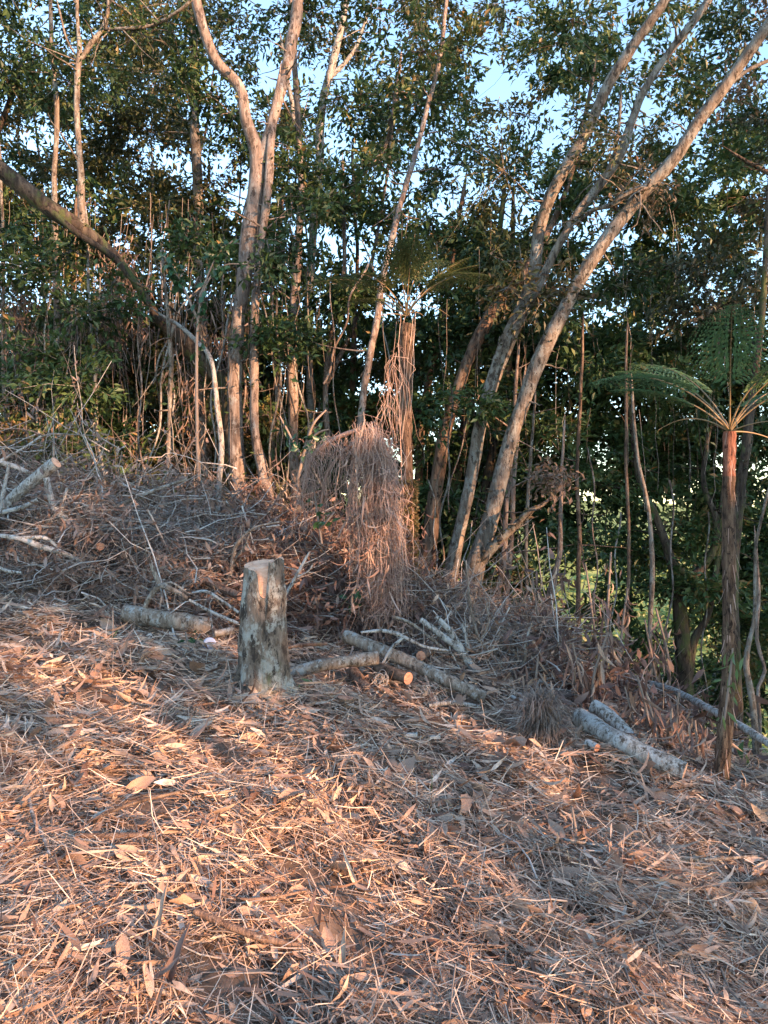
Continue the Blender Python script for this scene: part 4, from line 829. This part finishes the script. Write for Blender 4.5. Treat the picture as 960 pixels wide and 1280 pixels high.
# ------------------------------------------------------------------ tree ferns
def tree_fern(label, trunk, crown, d, nf, L, rng, leafm, stalk, trunkm, dead=0, elev=(.2, 1.1), az=(0, 6.28)):
    q = spline(px_nodes([(a, b_, w_, d) for a, b_, w_ in trunk]), .03, .006, 9); b = q[0]; g = float(G(b[0], b[1]))
    if b[2] > g - .1: q = np.vstack([[[b[0], b[1], g - .1, b[3] * 1.15]], q])
    root = thing('tree_fern', label, 'tree fern', (b[0], b[1], g)); ncut = int(len(q) * .86)
    mb = MB(); tubes(mb, q[:ncut + 1, :3], q[:ncut + 1, 3], 14, bump=.10, seed=4, bfreq=26); mb.build('trunk', M['fern_trunk'], root)
    mb = MB(); tubes(mb, q[ncut:, :3], q[ncut:, 3] * 1.02, 14, bump=.13, seed=5, bfreq=30); mb.build('crown_shaft', M[trunkm], root)
    # fibres on the trunk
    n = 110 if trunkm == 'fern_crown' else 100; i = rng.integers(2, len(q), n); th = rng.uniform(0, 6.28, n); p = q[i, :3] + np.stack([np.cos(th), np.sin(th), 0 * th], -1) * q[i, 3:4]
    mb = MB(); blades(mb, p, np.stack([np.cos(th) * .3, np.sin(th) * .3, -np.ones(n)], -1), np.stack([np.cos(th), np.sin(th), 0 * th], -1), rng.uniform(.04, .13, n), rng.uniform(.002, .006, n), rng.normal(0, .4, n), 0, [1, 1, .5], tint=np.clip(rng.normal(.4, .2, n), 0, 1)); tag(mb.build('fibres', M['vine_red'], root), kind='stuff')
    top = P(*crown, d)
    for k in range(nf + dead):
        isd = k >= nf; a = rng.uniform(*az) if az[1] < 6 else k / max(nf, 1) * 6.28 + rng.normal(0, .3); e = rng.uniform(*elev) if not isd else rng.uniform(-.2, .3)
        D = np.array([math.cos(a) * math.cos(e), math.sin(a) * math.cos(e), math.sin(e)]); N = unit(np.array([-math.cos(a) * math.sin(e), -math.sin(a) * math.sin(e), math.cos(e)]))
        Lf = L * rng.uniform(.8, 1.15) * (.8 if isd else 1); bend = rng.uniform(.75, 1.4) if not isd else rng.uniform(1.5, 2.0); K = 26; t = np.linspace(0, 1, K); al = bend * t
        C_ = top + D * (Lf / bend * np.sin(al))[:, None] - N * (Lf / bend * (1 - np.cos(al)))[:, None]; T = unit(np.gradient(C_, axis=0)); Sd = unit(np.cross(T, N)); Nn = np.cross(Sd, T)
        fr = MB()
        for sd in (-1, 1):
            m_ = np.arange(9, K) ; u = t[m_]; pl = Lf * .30 * np.sin(np.clip((u - .15) / .85, 0, 1) * 2.6 + .35) * (1 if not isd else .7)
            pp0 = C_[m_]; PD = unit(Sd[m_] * sd + T[m_] * .5 - Nn[m_] * (.15 if not isd else .9)); kk = 9; v = (np.arange(kk) + 1) / (kk + 1)
            base = (pp0[:, None] + PD[:, None] * (pl[:, None] * v)[..., None] - Nn[m_][:, None] * (.10 * pl[:, None] * v ** 2)[..., None]).reshape(-1, 3)
            PS = unit(np.cross(PD, Nn[m_])); ln = (pl[:, None] * .22 * (1.05 - v)[None]).reshape(-1) + .007
            for s2 in (-1, 1):
                D2 = (np.repeat(PS, kk, 0) * s2 + np.repeat(PD, kk, 0) * .45) + rng.normal(0, .12, base.shape)
                kites(fr, base, D2, np.repeat(Nn[m_], kk, 0) + rng.normal(0, .15, base.shape), ln, ln * .36, np.clip(rng.normal(.5, .22, len(base)), 0, 1))
        fo = fr.build('dead_frond' if isd else 'frond', M['vine_red'] if isd else M[leafm], root, smooth=False)
        rb_ = MB(); tubes(rb_, C_, .009 * (1 - .85 * t) * (L / 1.3), 6, tint=.7); r_ = rb_.build('stalk', M[stalk], None, origin=root.location[:]); r_.parent = fo; r_.location = (0, 0, 0)
    for k in range(7):      # bare old stalks without leaflets
        a = k / 7 * 6.28 + rng.normal(0, .3); e = rng.uniform(.1, 1.1); D = np.array([math.cos(a) * math.cos(e), math.sin(a) * math.cos(e), math.sin(e)]); t = np.linspace(0, 1, 14)[:, None]; Lk = L * rng.uniform(.3, .7)
        mb = MB(); tubes(mb, top + D * t * Lk - np.array([0, 0, 1]) * t ** 2 * Lk * rng.uniform(.2, .7), .0055 * (1 - .6 * t[:, 0]), 5, tint=.8); mb.build('bare_stalk', M[stalk], root)
    return root
M['stalk'] = leafmat('fern_stalk', [(0, (.12, .08, .04)), (1, (.26, .18, .09))], trans=0)
rf = np.random.default_rng(91)
tree_fern('tree fern at the right, straight dark trunk, red fibrous top, feathery green fronds', [(903, 978, 20), (908, 900, 18), (911, 800, 16), (911, 700, 16), (911, 610, 15), (912, 540, 15)], (912, 540), 4.5, 9, .88, rf, 'fern', 'stalk', 'fern_crown', dead=0, elev=(.85, 1.4))
tree_fern('tree fern in the middle with olive fronds above a skirt of grey dead strands', [(514, 780, 22), (512, 700, 17), (509, 600, 15), (508, 500, 15), (508, 405, 15)], (508, 395), 7.3, 9, 1.05, rf, 'fern_olive', 'stalk', 'fern_trunk', dead=0, elev=(.8, 1.4))
mb = MB(); n = 2600; px = rf.normal(0, 5.5, n); py = rf.uniform(600, 790, n)
th = rf.uniform(0, 6.28, n); cx = np.interp(py, [600, 700, 790], [510, 512, 514]); rr_ = .075
p = np.stack([(cx - 480) / F * 7.3 + np.cos(th) * rr_, 7.3 + np.sin(th) * rr_, EYE + (640 - py) / F * 7.3], -1); L = rf.uniform(.02, .045, n)
fern2 = [o for o in C.objects if o.get('category') == 'tree fern'][-1]
kites(mb, p, np.stack([np.cos(th), np.sin(th), -.3 + 0 * th], -1) + rf.normal(0, .5, (n, 3)), rdir(n, 1, rf), L, L * .6, np.clip(rf.normal(.88, .12, n), 0, 1)); tag(mb.build('creeper_leaves', M['leaf_olive'], fern2, smooth=False), kind='stuff')
# skirt of dead strands below the middle fern's crown
n = 16; px = rf.normal(508, 7, n); py = rf.uniform(392, 430, n); L = rf.uniform(40, 190, n) / F * 7.3; K = 7; k = np.linspace(0, 1, K)
pp = np.zeros((n, K, 3)); pp[..., 0] = ((px - 480) / F * 7.3)[:, None] + rf.normal(0, .02, (n, K)).cumsum(1); pp[..., 1] = 7.3 + rf.normal(0, .09, n)[:, None] + rf.normal(0, .01, (n, K)).cumsum(1); pp[..., 2] = (EYE + (640 - py) / F * 7.3)[:, None] - L[:, None] * k
mb = MB(); tubes(mb, pp, np.full((n, K), .003), 3, tint=np.clip(rf.normal(.75, .2, n), 0, 1)); tag(mb.build('dead_skirt', M['vine_red'], fern2), kind='stuff')

# ------------------------------------------------------------------ lianas and fine hanging roots
def lianas():
    rng = np.random.default_rng(81)
    spec = [(208, 350, 214, 590), (216, 330, 226, 640), (300, 330, 302, 590), (297, 330, 262, 590), (232, 380, 244, 610), (22, 370, 40, 560), (2, 380, 12, 640), (150, 300, 152, 600), (180, 330, 176, 560), (118, 330, 128, 600),
            (340, 300, 344, 600), (205, 250, 198, 560), (90, 300, 100, 560), (330, 330, 360, 640), (500, 560, 498, 760), (540, 600, 541, 770), (386, 300, 384, 560), (420, 340, 418, 640), (455, 300, 500, 560), (250, 420, 252, 640),
            (740, 560, 742, 800), (770, 640, 768, 850), (880, 640, 884, 880), (835, 600, 838, 860), (706, 660, 704, 830), (560, 480, 556, 700), (640, 500, 650, 760), (60, 350, 50, 600), (275, 300, 282, 560), (165, 350, 190, 640), (20, 480, 160, 330), (0, 400, 60, 620), (120, 360, 30, 520), (180, 480, 270, 330), (230, 560, 330, 400), (400, 480, 460, 330), (240, 330, 170, 610), (60, 640, 20, 380), (560, 640, 620, 420), (350, 420, 410, 620)]
    for i, (x0, y0, x1, y1) in enumerate(spec):
        d = rng.uniform(7.9, 9.2) if x0 > 480 else rng.uniform(8.2, 9.6); k = np.linspace(0, 1, 26); A = rng.uniform(3, 9); ph = rng.uniform(0, 6)
        pts = np.array([(*P(x0 + (x1 - x0) * t + A * math.sin(t * 5 + ph) + 3 * math.sin(t * 14 + ph), y0 + (y1 - y0) * t, d + .1 * math.sin(t * 6 + ph)), 1) for t in k]); pts[:, 3] = rng.uniform(.007, .014)
        mb = MB(); tubes(mb, pts[:, :3], pts[:, 3], 6, bump=.1, seed=i); o = mb.build('liana', M[['bark_pale', 'bark_grey', 'bark_tan'][i % 3]], origin=tuple(pts[-1, :3]))
        tag(o, 'thin bare liana hanging from the canopy among the trunks', 'vine', 'bare lianas hanging in the forest')
    n = 2600; c_ = rng.integers(0, 60, n); cx = rng.uniform(-80, 330, 60); cy = rng.uniform(330, 560, 60); cd = rng.uniform(8.3, 9.6, 60); px = cx[c_] + rng.normal(0, 9, n); py = cy[c_] + rng.normal(0, 24, n); d = cd[c_] + rng.normal(0, .12, n)
    p = np.stack([(px - 480) / F * d, d, EYE + (640 - py) / F * d], -1); mb = MB(); blades(mb, p, rdir(n, .6, rng) * .6 + np.array([0, 0, -1.]), rdir(n, 1, rng), rng.uniform(.08, .34, n), rng.uniform(.006, .022, n), rng.normal(0, 1.1, n), rng.normal(0, 1.5, n), [.2, 1, .8, .5, .1], tint=np.clip(rng.normal(.4, .25, n), 0, 1))
    tag(mb.build('hanging_dead_foliage', M['dead_brush']), 'dim brown dead foliage hanging in clumps among the trunks at the left', 'dead foliage', kind='stuff')
    n = 480; px = rng.uniform(-60, 400, n); px[330:] = rng.uniform(480, 960, 150); py = rng.uniform(240, 520, n); d = rng.uniform(8.2, 11, n); K = 7; k = np.linspace(0, 1, K); L = rng.uniform(.4, 2.0, n)
    pp = np.zeros((n, K, 3)); pp[..., 0] = ((px - 480) / F * d)[:, None] + rng.normal(0, .025, (n, K)).cumsum(1); pp[..., 1] = d[:, None] + rng.normal(0, .02, (n, K)).cumsum(1); pp[..., 2] = (EYE + (640 - py) / F * d)[:, None] - L[:, None] * k
    mb = MB(); tubes(mb, pp, np.full((n, K), .0028), 3, tint=np.clip(rng.normal(.35, .25, n), 0, 1)); tag(mb.build('hanging_roots', M['twig']), 'fine grey and brown strands dangling everywhere between the trunks', 'hanging strands', kind='stuff')
lianas()

# ------------------------------------------------------------------ withered plants: stem and drooping dead leaves, each leaf a part
rw = np.random.default_rng(95)
def leaf_proto(mat, bend, wd, fold, tint, name='dead_leaf'):
    mb = MB(); blades(mb, [[0, 0, 0]], np.array([[.25, 0, -1]]), np.array([[1, 0, .25]]), 1.0, wd, bend, rw.normal(0, .8), LEAF, fold=fold, tint=tint); return mb.mesh(name, M[mat])
DEADL = [leaf_proto('dead_red' if i % 3 else 'dead', rw.normal(0, 1.0), rw.uniform(.09, .2), rw.uniform(.4, 1.1), rw.uniform(.1, .8)) for i in range(14)]
PALEL = [leaf_proto('dead', rw.normal(.1, .6), rw.uniform(.16, .3), rw.uniform(.3, .8), rw.uniform(.6, 1)) for i in range(8)]
GREENL = [leaf_proto('broad', rw.normal(.3, .4), rw.uniform(.42, .56), rw.uniform(.15, .4), rw.uniform(.2, .8), 'leaf') for i in range(6)]
SLIMG = [leaf_proto('fern', rw.normal(.5, .4), rw.uniform(.16, .24), .3, rw.uniform(.5, .95), 'leaf') for i in range(4)]
def leafy(name, label, cat, stems, protos, n, size, mat='twig', tilt=.35, part='dead_leaf', topbias=.5, ground=False, group=None):
    """stems: lists of (px,py,w,depth)"""
    root = None
    for s_ in stems:
        nodes = []
        for a in s_:
            if a[3] is None:
                p = onground(a[0], a[1]); p[2] = G(p[0], p[1]) + .02
            else: p = P(a[0], a[1], a[3])
            nodes.append((*p, a[2] / 2 / F * p[1]))
        q = spline(nodes, .03, .006, int(s_[0][0]))
        if root is None: root = thing(name, label, cat, q[0, :3], group)
        mb = MB(); tubes(mb, q[:, :3], q[:, 3], 6, tint=.4, bump=.05); mb.build('stem', M[mat], root)
        for k in range(n // len(stems)):
            u = topbias + (1 - topbias) * rw.random(); p = q[int(u * (len(q) - 1)), :3]
            o = bpy.data.objects.new(part, protos[rw.integers(len(protos))]); C.objects.link(o); o.parent = root
            o.location = tuple(p - np.array(root.location) + rw.normal(0, .045 if cat == 'dead plant' else .03, 3)); sc = rw.uniform(*size); o.scale = (sc, sc, sc)
            o.rotation_euler = (rw.normal(0, tilt), rw.normal(0, tilt), rw.uniform(0, 6.28))
    return root
W_ = [('withered plant with long brown drooping leaves right of the dead tussock', (702, 925, 845, 5.3), 22, .2), ('withered plant with drooping leaves behind the short curved log', (742, 905, 790, 5.5), 24, .2),
      ('tall withered plant with brown leaves hanging at the foot of the bent sapling', (690, 860, 700, 6.6), 22, .17), ('brown leaved dead plant left of the slim pale sapling', (778, 900, 735, 6.4), 24, .19),
      ('clump of dead hanging leaves above the long grey log', (806, 945, 845, 5.1), 20, .19), ('dead plant with orange lit leaves beside the tree fern foot', (872, 985, 900, 4.7), 16, .17),
      ('tall dead stem with reddish leaves in front of the bright hillside', (758, 880, 690, 6.8), 20, .15), ('withered plant with hanging leaves just left of the dead tussock', (668, 905, 820, 5.7), 16, .16),
      ('dead plant with pale hanging leaves between the long log and tree fern', (838, 968, 865, 4.9), 16, .17), ('reddish withered shrub near the foot of the stout dark forked tree', (832, 900, 760, 6.6), 18, .16),
      ('withered plant with small brown leaves behind the white forked branch', (645, 870, 750, 6.8), 18, .14)]
for lab, (px, y0, y1, d), n, s_ in W_:
    leafy('withered_plant', lab, 'dead plant', [[(px, y0, 5, d), (px + rw.normal(0, 4), (y0 + y1) / 2, 4, d), (px + rw.normal(0, 8), y1, 2.5, d)], [(px, y0, 4, d), (px - 14, (y0 + y1) / 2 + 8, 3, d), (px - 26, y1 + 14, 2, d)]], DEADL, n * 2 + 16, (s_ * .6, s_ * 1.25), topbias=.12)
leafy('withered_sprig', 'torn dry reddish sprig with long leaves standing in the right foreground litter', 'dead plant', [[(722, 1110, 5, None), (722, 1060, 5, 3.25), (715, 1010, 3, 3.3)], [(722, 1105, 5, None), (690, 1085, 4, 3.2), (655, 1110, 3, 3.1)]], DEADL[:8] + PALEL[:2], 22, (.07, .16), topbias=.15, tilt=.8)
leafy('withered_sprig', 'row of dark leaves hanging from a thin stalk right of the reddish sprig', 'dead plant', [[(745, 1090, 4, None), (780, 1050, 4, 3.2), (800, 1040, 3, 3.25), (832, 1075, 3, 3.2)]], DEADL[:6], 12, (.09, .15), topbias=.4, tilt=.2)
leafy('curled_leaf_cluster', 'cluster of curled brown dead leaves on the litter near the middle', 'dead leaves', [[(372, 990, 5, None), (384, 975, 5, 3.95), (398, 985, 3, 3.9)]], PALEL + DEADL[:3], 18, (.07, .15), tilt=1.0, topbias=0)
leafy('curled_leaf_cluster', 'cluster of grey dead leaves splayed on the litter left of centre', 'dead leaves', [[(120, 930, 4, None), (130, 905, 4, 4.35), (145, 912, 3, 4.3)]], PALEL, 14, (.09, .16), tilt=1.0, topbias=0)
leafy('curled_leaf_cluster', 'cluster of broad orange brown leaves at the left of the litter', 'dead leaves', [[(90, 965, 4, None), (102, 955, 4, 3.9), (118, 968, 3, 3.8)]], [leaf_proto('dead_red', .8, .6, .5, .9), leaf_proto('dead', 1., .65, .4, .7), leaf_proto('dead_red', .3, .7, .4, .8)], 9, (.07, .12), tilt=1.1, topbias=0)
leafy('curled_leaf_cluster', 'bunch of pale dead leaves drooping just below the dead tussock', 'dead leaves', [[(712, 960, 4, None), (712, 935, 4, 4.5), (720, 930, 3, 4.5)]], PALEL, 14, (.09, .15), tilt=.5, topbias=.4)
leafy('curled_leaf_cluster', 'dark curled leaf cluster in the lower middle litter', 'dead leaves', [[(330, 1185, 4, None), (340, 1170, 4, 2.42), (352, 1178, 3, 2.4)]], DEADL[:4], 9, (.06, .11), tilt=1.1, topbias=0)
def upright(label, px, py, top, w_, mat, tint):
    p = onground(px, py); p[2] -= .01; q = P(*top, p[1] - .03); v = q - p; L = np.linalg.norm(v); mb = MB()
    blades(mb, [p], v[None], np.array([[.3, -1, .3]]), L, w_, .9, 1.5, [.5, .75, 1, .85, .8, .5, .2], fold=.8, tint=tint); tag(mb.build('curled_leaf', M[mat], origin=tuple(p)), label, 'dead leaf')
upright('big brown curled leaf standing upright in the lower left litter', 204, 1232, (236, 1172), .035, 'dead_red', .65)
upright('pale grey leaf standing upright behind the big brown curled leaf', 192, 1178, (210, 1112), .025, 'dead', .7)
upright('long yellow leaf blade standing in the litter near the middle', 448, 1112, (434, 1062), .02, 'dead', .9)
upright('dark leaf standing up in the litter below the cut logs', 404, 950, (402, 922), .05, 'dead_red', .3)
upright('folded pale leaf standing in the litter at the lower middle', 425, 1225, (438, 1172), .028, 'dead', .75)
# tussock of grey dead grass
def tussock():
    rng = np.random.default_rng(97); c = onground(683, 940); root = thing('grass_tussock', 'dark grey tussock of dead drooping grass at the edge of the slope', 'dead tussock', (c[0], c[1], float(G(c[0], c[1]))))
    n = 1300; a = rng.uniform(0, 6.28, n); e = rng.uniform(.5, 1.5, n); D = np.stack([np.cos(a) * np.cos(e), np.sin(a) * np.cos(e), np.sin(e)], -1); h = rng.uniform(0, .22, n)
    p = np.array([c[0], c[1] + .12, float(G(c[0], c[1])) + .02]) + rng.normal(0, .045, (n, 3)) * [1, 1, 0]; p[:, 2] += h * 1.2
    mb = MB(); blades(mb, p, D, np.array([0, 0, 1.]), rng.uniform(.12, .28, n), rng.uniform(.003, .006, n), rng.uniform(1.4, 2.8, n), 0, [1, 1, .9, .7, .4, .2], tint=np.clip(rng.normal(.3, .2, n), 0, 1)); tag(mb.build('dead_blades', M['twig'], root), kind='stuff')
tussock()
# ball of grey wiry twigs
def tangle():
    rng = np.random.default_rng(98); c = P(476, 850, 5.0); root = thing('twig_tangle', 'small round tangle of grey wiry twigs in front of the brown log', 'twig tangle', c)
    for k in range(9):
        A = unit(rng.normal(size=3)); B = unit(np.cross(A, rng.normal(size=3))); t = np.linspace(0, 5.6, 26)[:, None]; r = rng.uniform(.045, .07)
        mb = MB(); tubes(mb, c + (A * np.cos(t) + B * np.sin(t)) * r + np.cross(A, B) * t * .004, np.full(26, .0028), 4, tint=.75); mb.build('looped_twig', M['twig'], root)
tangle()

# ------------------------------------------------------------------ living small plants
leafy('broadleaf_climber', 'climber with broad green leaves at the top left of the dead vine curtain', 'climbing plant', [[(372, 600, 4, 7.2), (382, 560, 4, 7.1), (392, 530, 3, 7), (408, 512, 2, 7)], [(380, 560, 3, 7.1), (396, 542, 3, 7), (412, 536, 2, 6.9)], [(376, 570, 3, 7.1), (360, 540, 3, 7.2), (350, 520, 2, 7.2)]], GREENL, 48, (.06, .12), tilt=.9, part='leaf', topbias=.25)
leafy('broadleaf_climber', 'sprig of blue green leaves halfway down the dead vine curtain', 'climbing plant', [[(402, 680, 3, 6.1), (396, 640, 3, 6.1), (392, 612, 2, 6.1)], [(400, 660, 3, 6.1), (410, 650, 3, 6.0), (418, 640, 2, 6.0)]], GREENL, 22, (.05, .10), tilt=.9, part='leaf', topbias=.2)
leafy('broadleaf_climber', 'low sprig of dark green leaves at the foot of the dead vine curtain', 'climbing plant', [[(440, 765, 3, 6.0), (440, 745, 3, 6.0), (446, 730, 2, 6.0)]], GREENL, 12, (.06, .09), tilt=.9, part='leaf', topbias=.2)
leafy('broadleaf_sapling', 'young tree with bright green leaves in front of the forked tree', 'sapling', [[(250, 640, 4, 7.6), (246, 500, 4, 7.6), (250, 380, 3, 7.6), (275, 335, 2, 7.6), (310, 330, 2, 7.5)], [(248, 400, 3, 7.6), (225, 350, 3, 7.6), (205, 320, 2, 7.5)], [(249, 370, 3, 7.6), (270, 320, 2, 7.6), (290, 300, 2, 7.6)]], GREENL[:4], 150, (.07, .12), tilt=1.0, part='leaf', topbias=.55)
leafy('green_sprout', 'small green leafy weed beside the white plastic cup', 'plant', [[(236, 812, 3, 5.15), (234, 800, 3, 5.15), (232, 790, 2, 5.15)], [(240, 812, 3, 5.15), (246, 800, 2, 5.12), (250, 792, 2, 5.12)]], GREENL, 16, (.05, .08), tilt=.9, part='leaf', topbias=0)
leafy('green_sprout', 'small bright green weed at the base of the stump, right side', 'plant', [[(368, 872, 2, 4.6), (372, 858, 2, 4.6), (380, 850, 2, 4.6)]], SLIMG, 14, (.06, .11), tilt=1.0, part='leaf', topbias=0)
leafy('green_sprout', 'tuft of small green blades in the left litter below the brush heap', 'plant', [[(136, 812, 2, None), (140, 800, 2, 5.1)]], SLIMG, 12, (.06, .10), tilt=1.1, part='leaf', topbias=0)
leafy('green_sprout', 'slender green shoot growing against the tree fern trunk', 'plant', [[(905, 900, 3, 4.35), (912, 850, 3, 4.35), (916, 810, 2, 4.35)]], SLIMG, 16, (.07, .13), tilt=.6, part='leaf', topbias=0)
leafy('green_sprout', 'green leafy weed at the foot of the tree fern, right side', 'plant', [[(928, 985, 3, 4.9), (925, 955, 2, 4.9), (935, 940, 2, 4.9)]], SLIMG + GREENL[:2], 20, (.08, .15), tilt=.9, part='leaf', topbias=0)
leafy('green_sprout', 'dark green weed left of the tree fern foot', 'plant', [[(868, 985, 3, 5.0), (870, 960, 2, 5.0), (876, 945, 2, 5.0)]], SLIMG + GREENL[:2], 16, (.06, .12), tilt=.9, part='leaf', topbias=0)
# thin upright stalks in the litter
for i, (px, y0, y1, lab) in enumerate([(535, 1005, 960, 'thin green stalk standing alone in the litter right of centre'), (548, 1003, 990, 'short dark stalk beside the thin green stalk'), (137, 820, 760, 'thin dry stalk standing in front of the red ended log'), (165, 800, 735, 'dry curved stalk crossing the red ended log'), (682, 935, 860, 'thin dark stalk in the dead tussock')]):
    p = onground(px, y0); q = P(px + 4, y1, p[1]); t = np.linspace(0, 1, 8)[:, None]; mb = MB(); tubes(mb, p + (q - p) * t + [[.01, 0, 0]] * np.sin(t * 3), .003 * (1 - .6 * t[:, 0]), 5, tint=.4); tag(mb.build('stalk', M['fern'] if i == 0 else M['twig'], origin=tuple(p)), lab, 'stalk')

# ------------------------------------------------------------------ litter left by people
def cup():
    m, n, l, b = newmat('white_plastic'); b.inputs['Base Color'].default_value = (.62, .62, .72, 1); b.inputs['Roughness'].default_value = .35; b.inputs['Subsurface Weight'].default_value = .2; b.inputs['Subsurface Radius'].default_value = (.02, .02, .02)
    p = P(262, 805, 5.15); ax = unit(np.array([0, 0, EYE]) + np.array([0.1, 0, .15]) - p); u = unit(np.cross(ax, [0, 0, 1])); v = np.cross(u, ax); n_ = 28; th = np.arange(n_) / n_ * 6.2832
    root = thing('plastic_cup', 'white plastic cup lying on its side with its round base showing, left of the stump', 'plastic cup', p)
    prof = [(.001, .0), (.022, .0), (.036, .001), (.040, .003), (.043, .0), (.045, -.004), (.050, -.09), (.049, -.09), (.044, -.006)]
    V = np.vstack([p + ax * h + (u * np.cos(th)[:, None] + v * np.sin(th)[:, None]) * r for r, h in prof]); i = np.arange(len(V)).reshape(len(prof), n_)
    f = np.stack([i[:-1], np.roll(i[:-1], -1, 1), np.roll(i[1:], -1, 1), i[1:]], -1).reshape(-1, 4)
    mb = MB(); mb.add(V[:6 * n_], f[:5 * n_]); mb.build('base', m, root); mb = MB(); mb.add(V[5 * n_:], f[:3 * n_]); mb.build('wall', m, root)
cup()
for px, py, w_, lab in ((512, 932, .045, 'white chip of wood lying on the litter below the log pile, left one'), (542, 935, .04, 'white chip of wood lying on the litter below the log pile, right one')):
    p = onground(px, py); p[2] = G(p[0], p[1]) + .06; mb = MB()
    V = np.array([[sx * w_ * (1 + .1 * sy), sy * .015 + .004 * sx, sz * .006 + .004 * sx * sy] for sz in (-1, 1) for sx, sy in ((-1, -1), (-.2, -1.3), (1, -.8), (.9, .9), (0, 1.2), (-1.1, .8))]) + p
    k = 6; f4 = [[i, (i + 1) % k, (i + 1) % k + k, i + k] for i in range(k)] + [[6, 7, 8, 9], [6, 9, 10, 11], [3, 2, 1, 0], [5, 4, 3, 0]]
    mb.add(V, f4); tag(mb.build('wood_chip', M['log_white'], smooth=False, origin=tuple(p)), lab, 'wood chip')
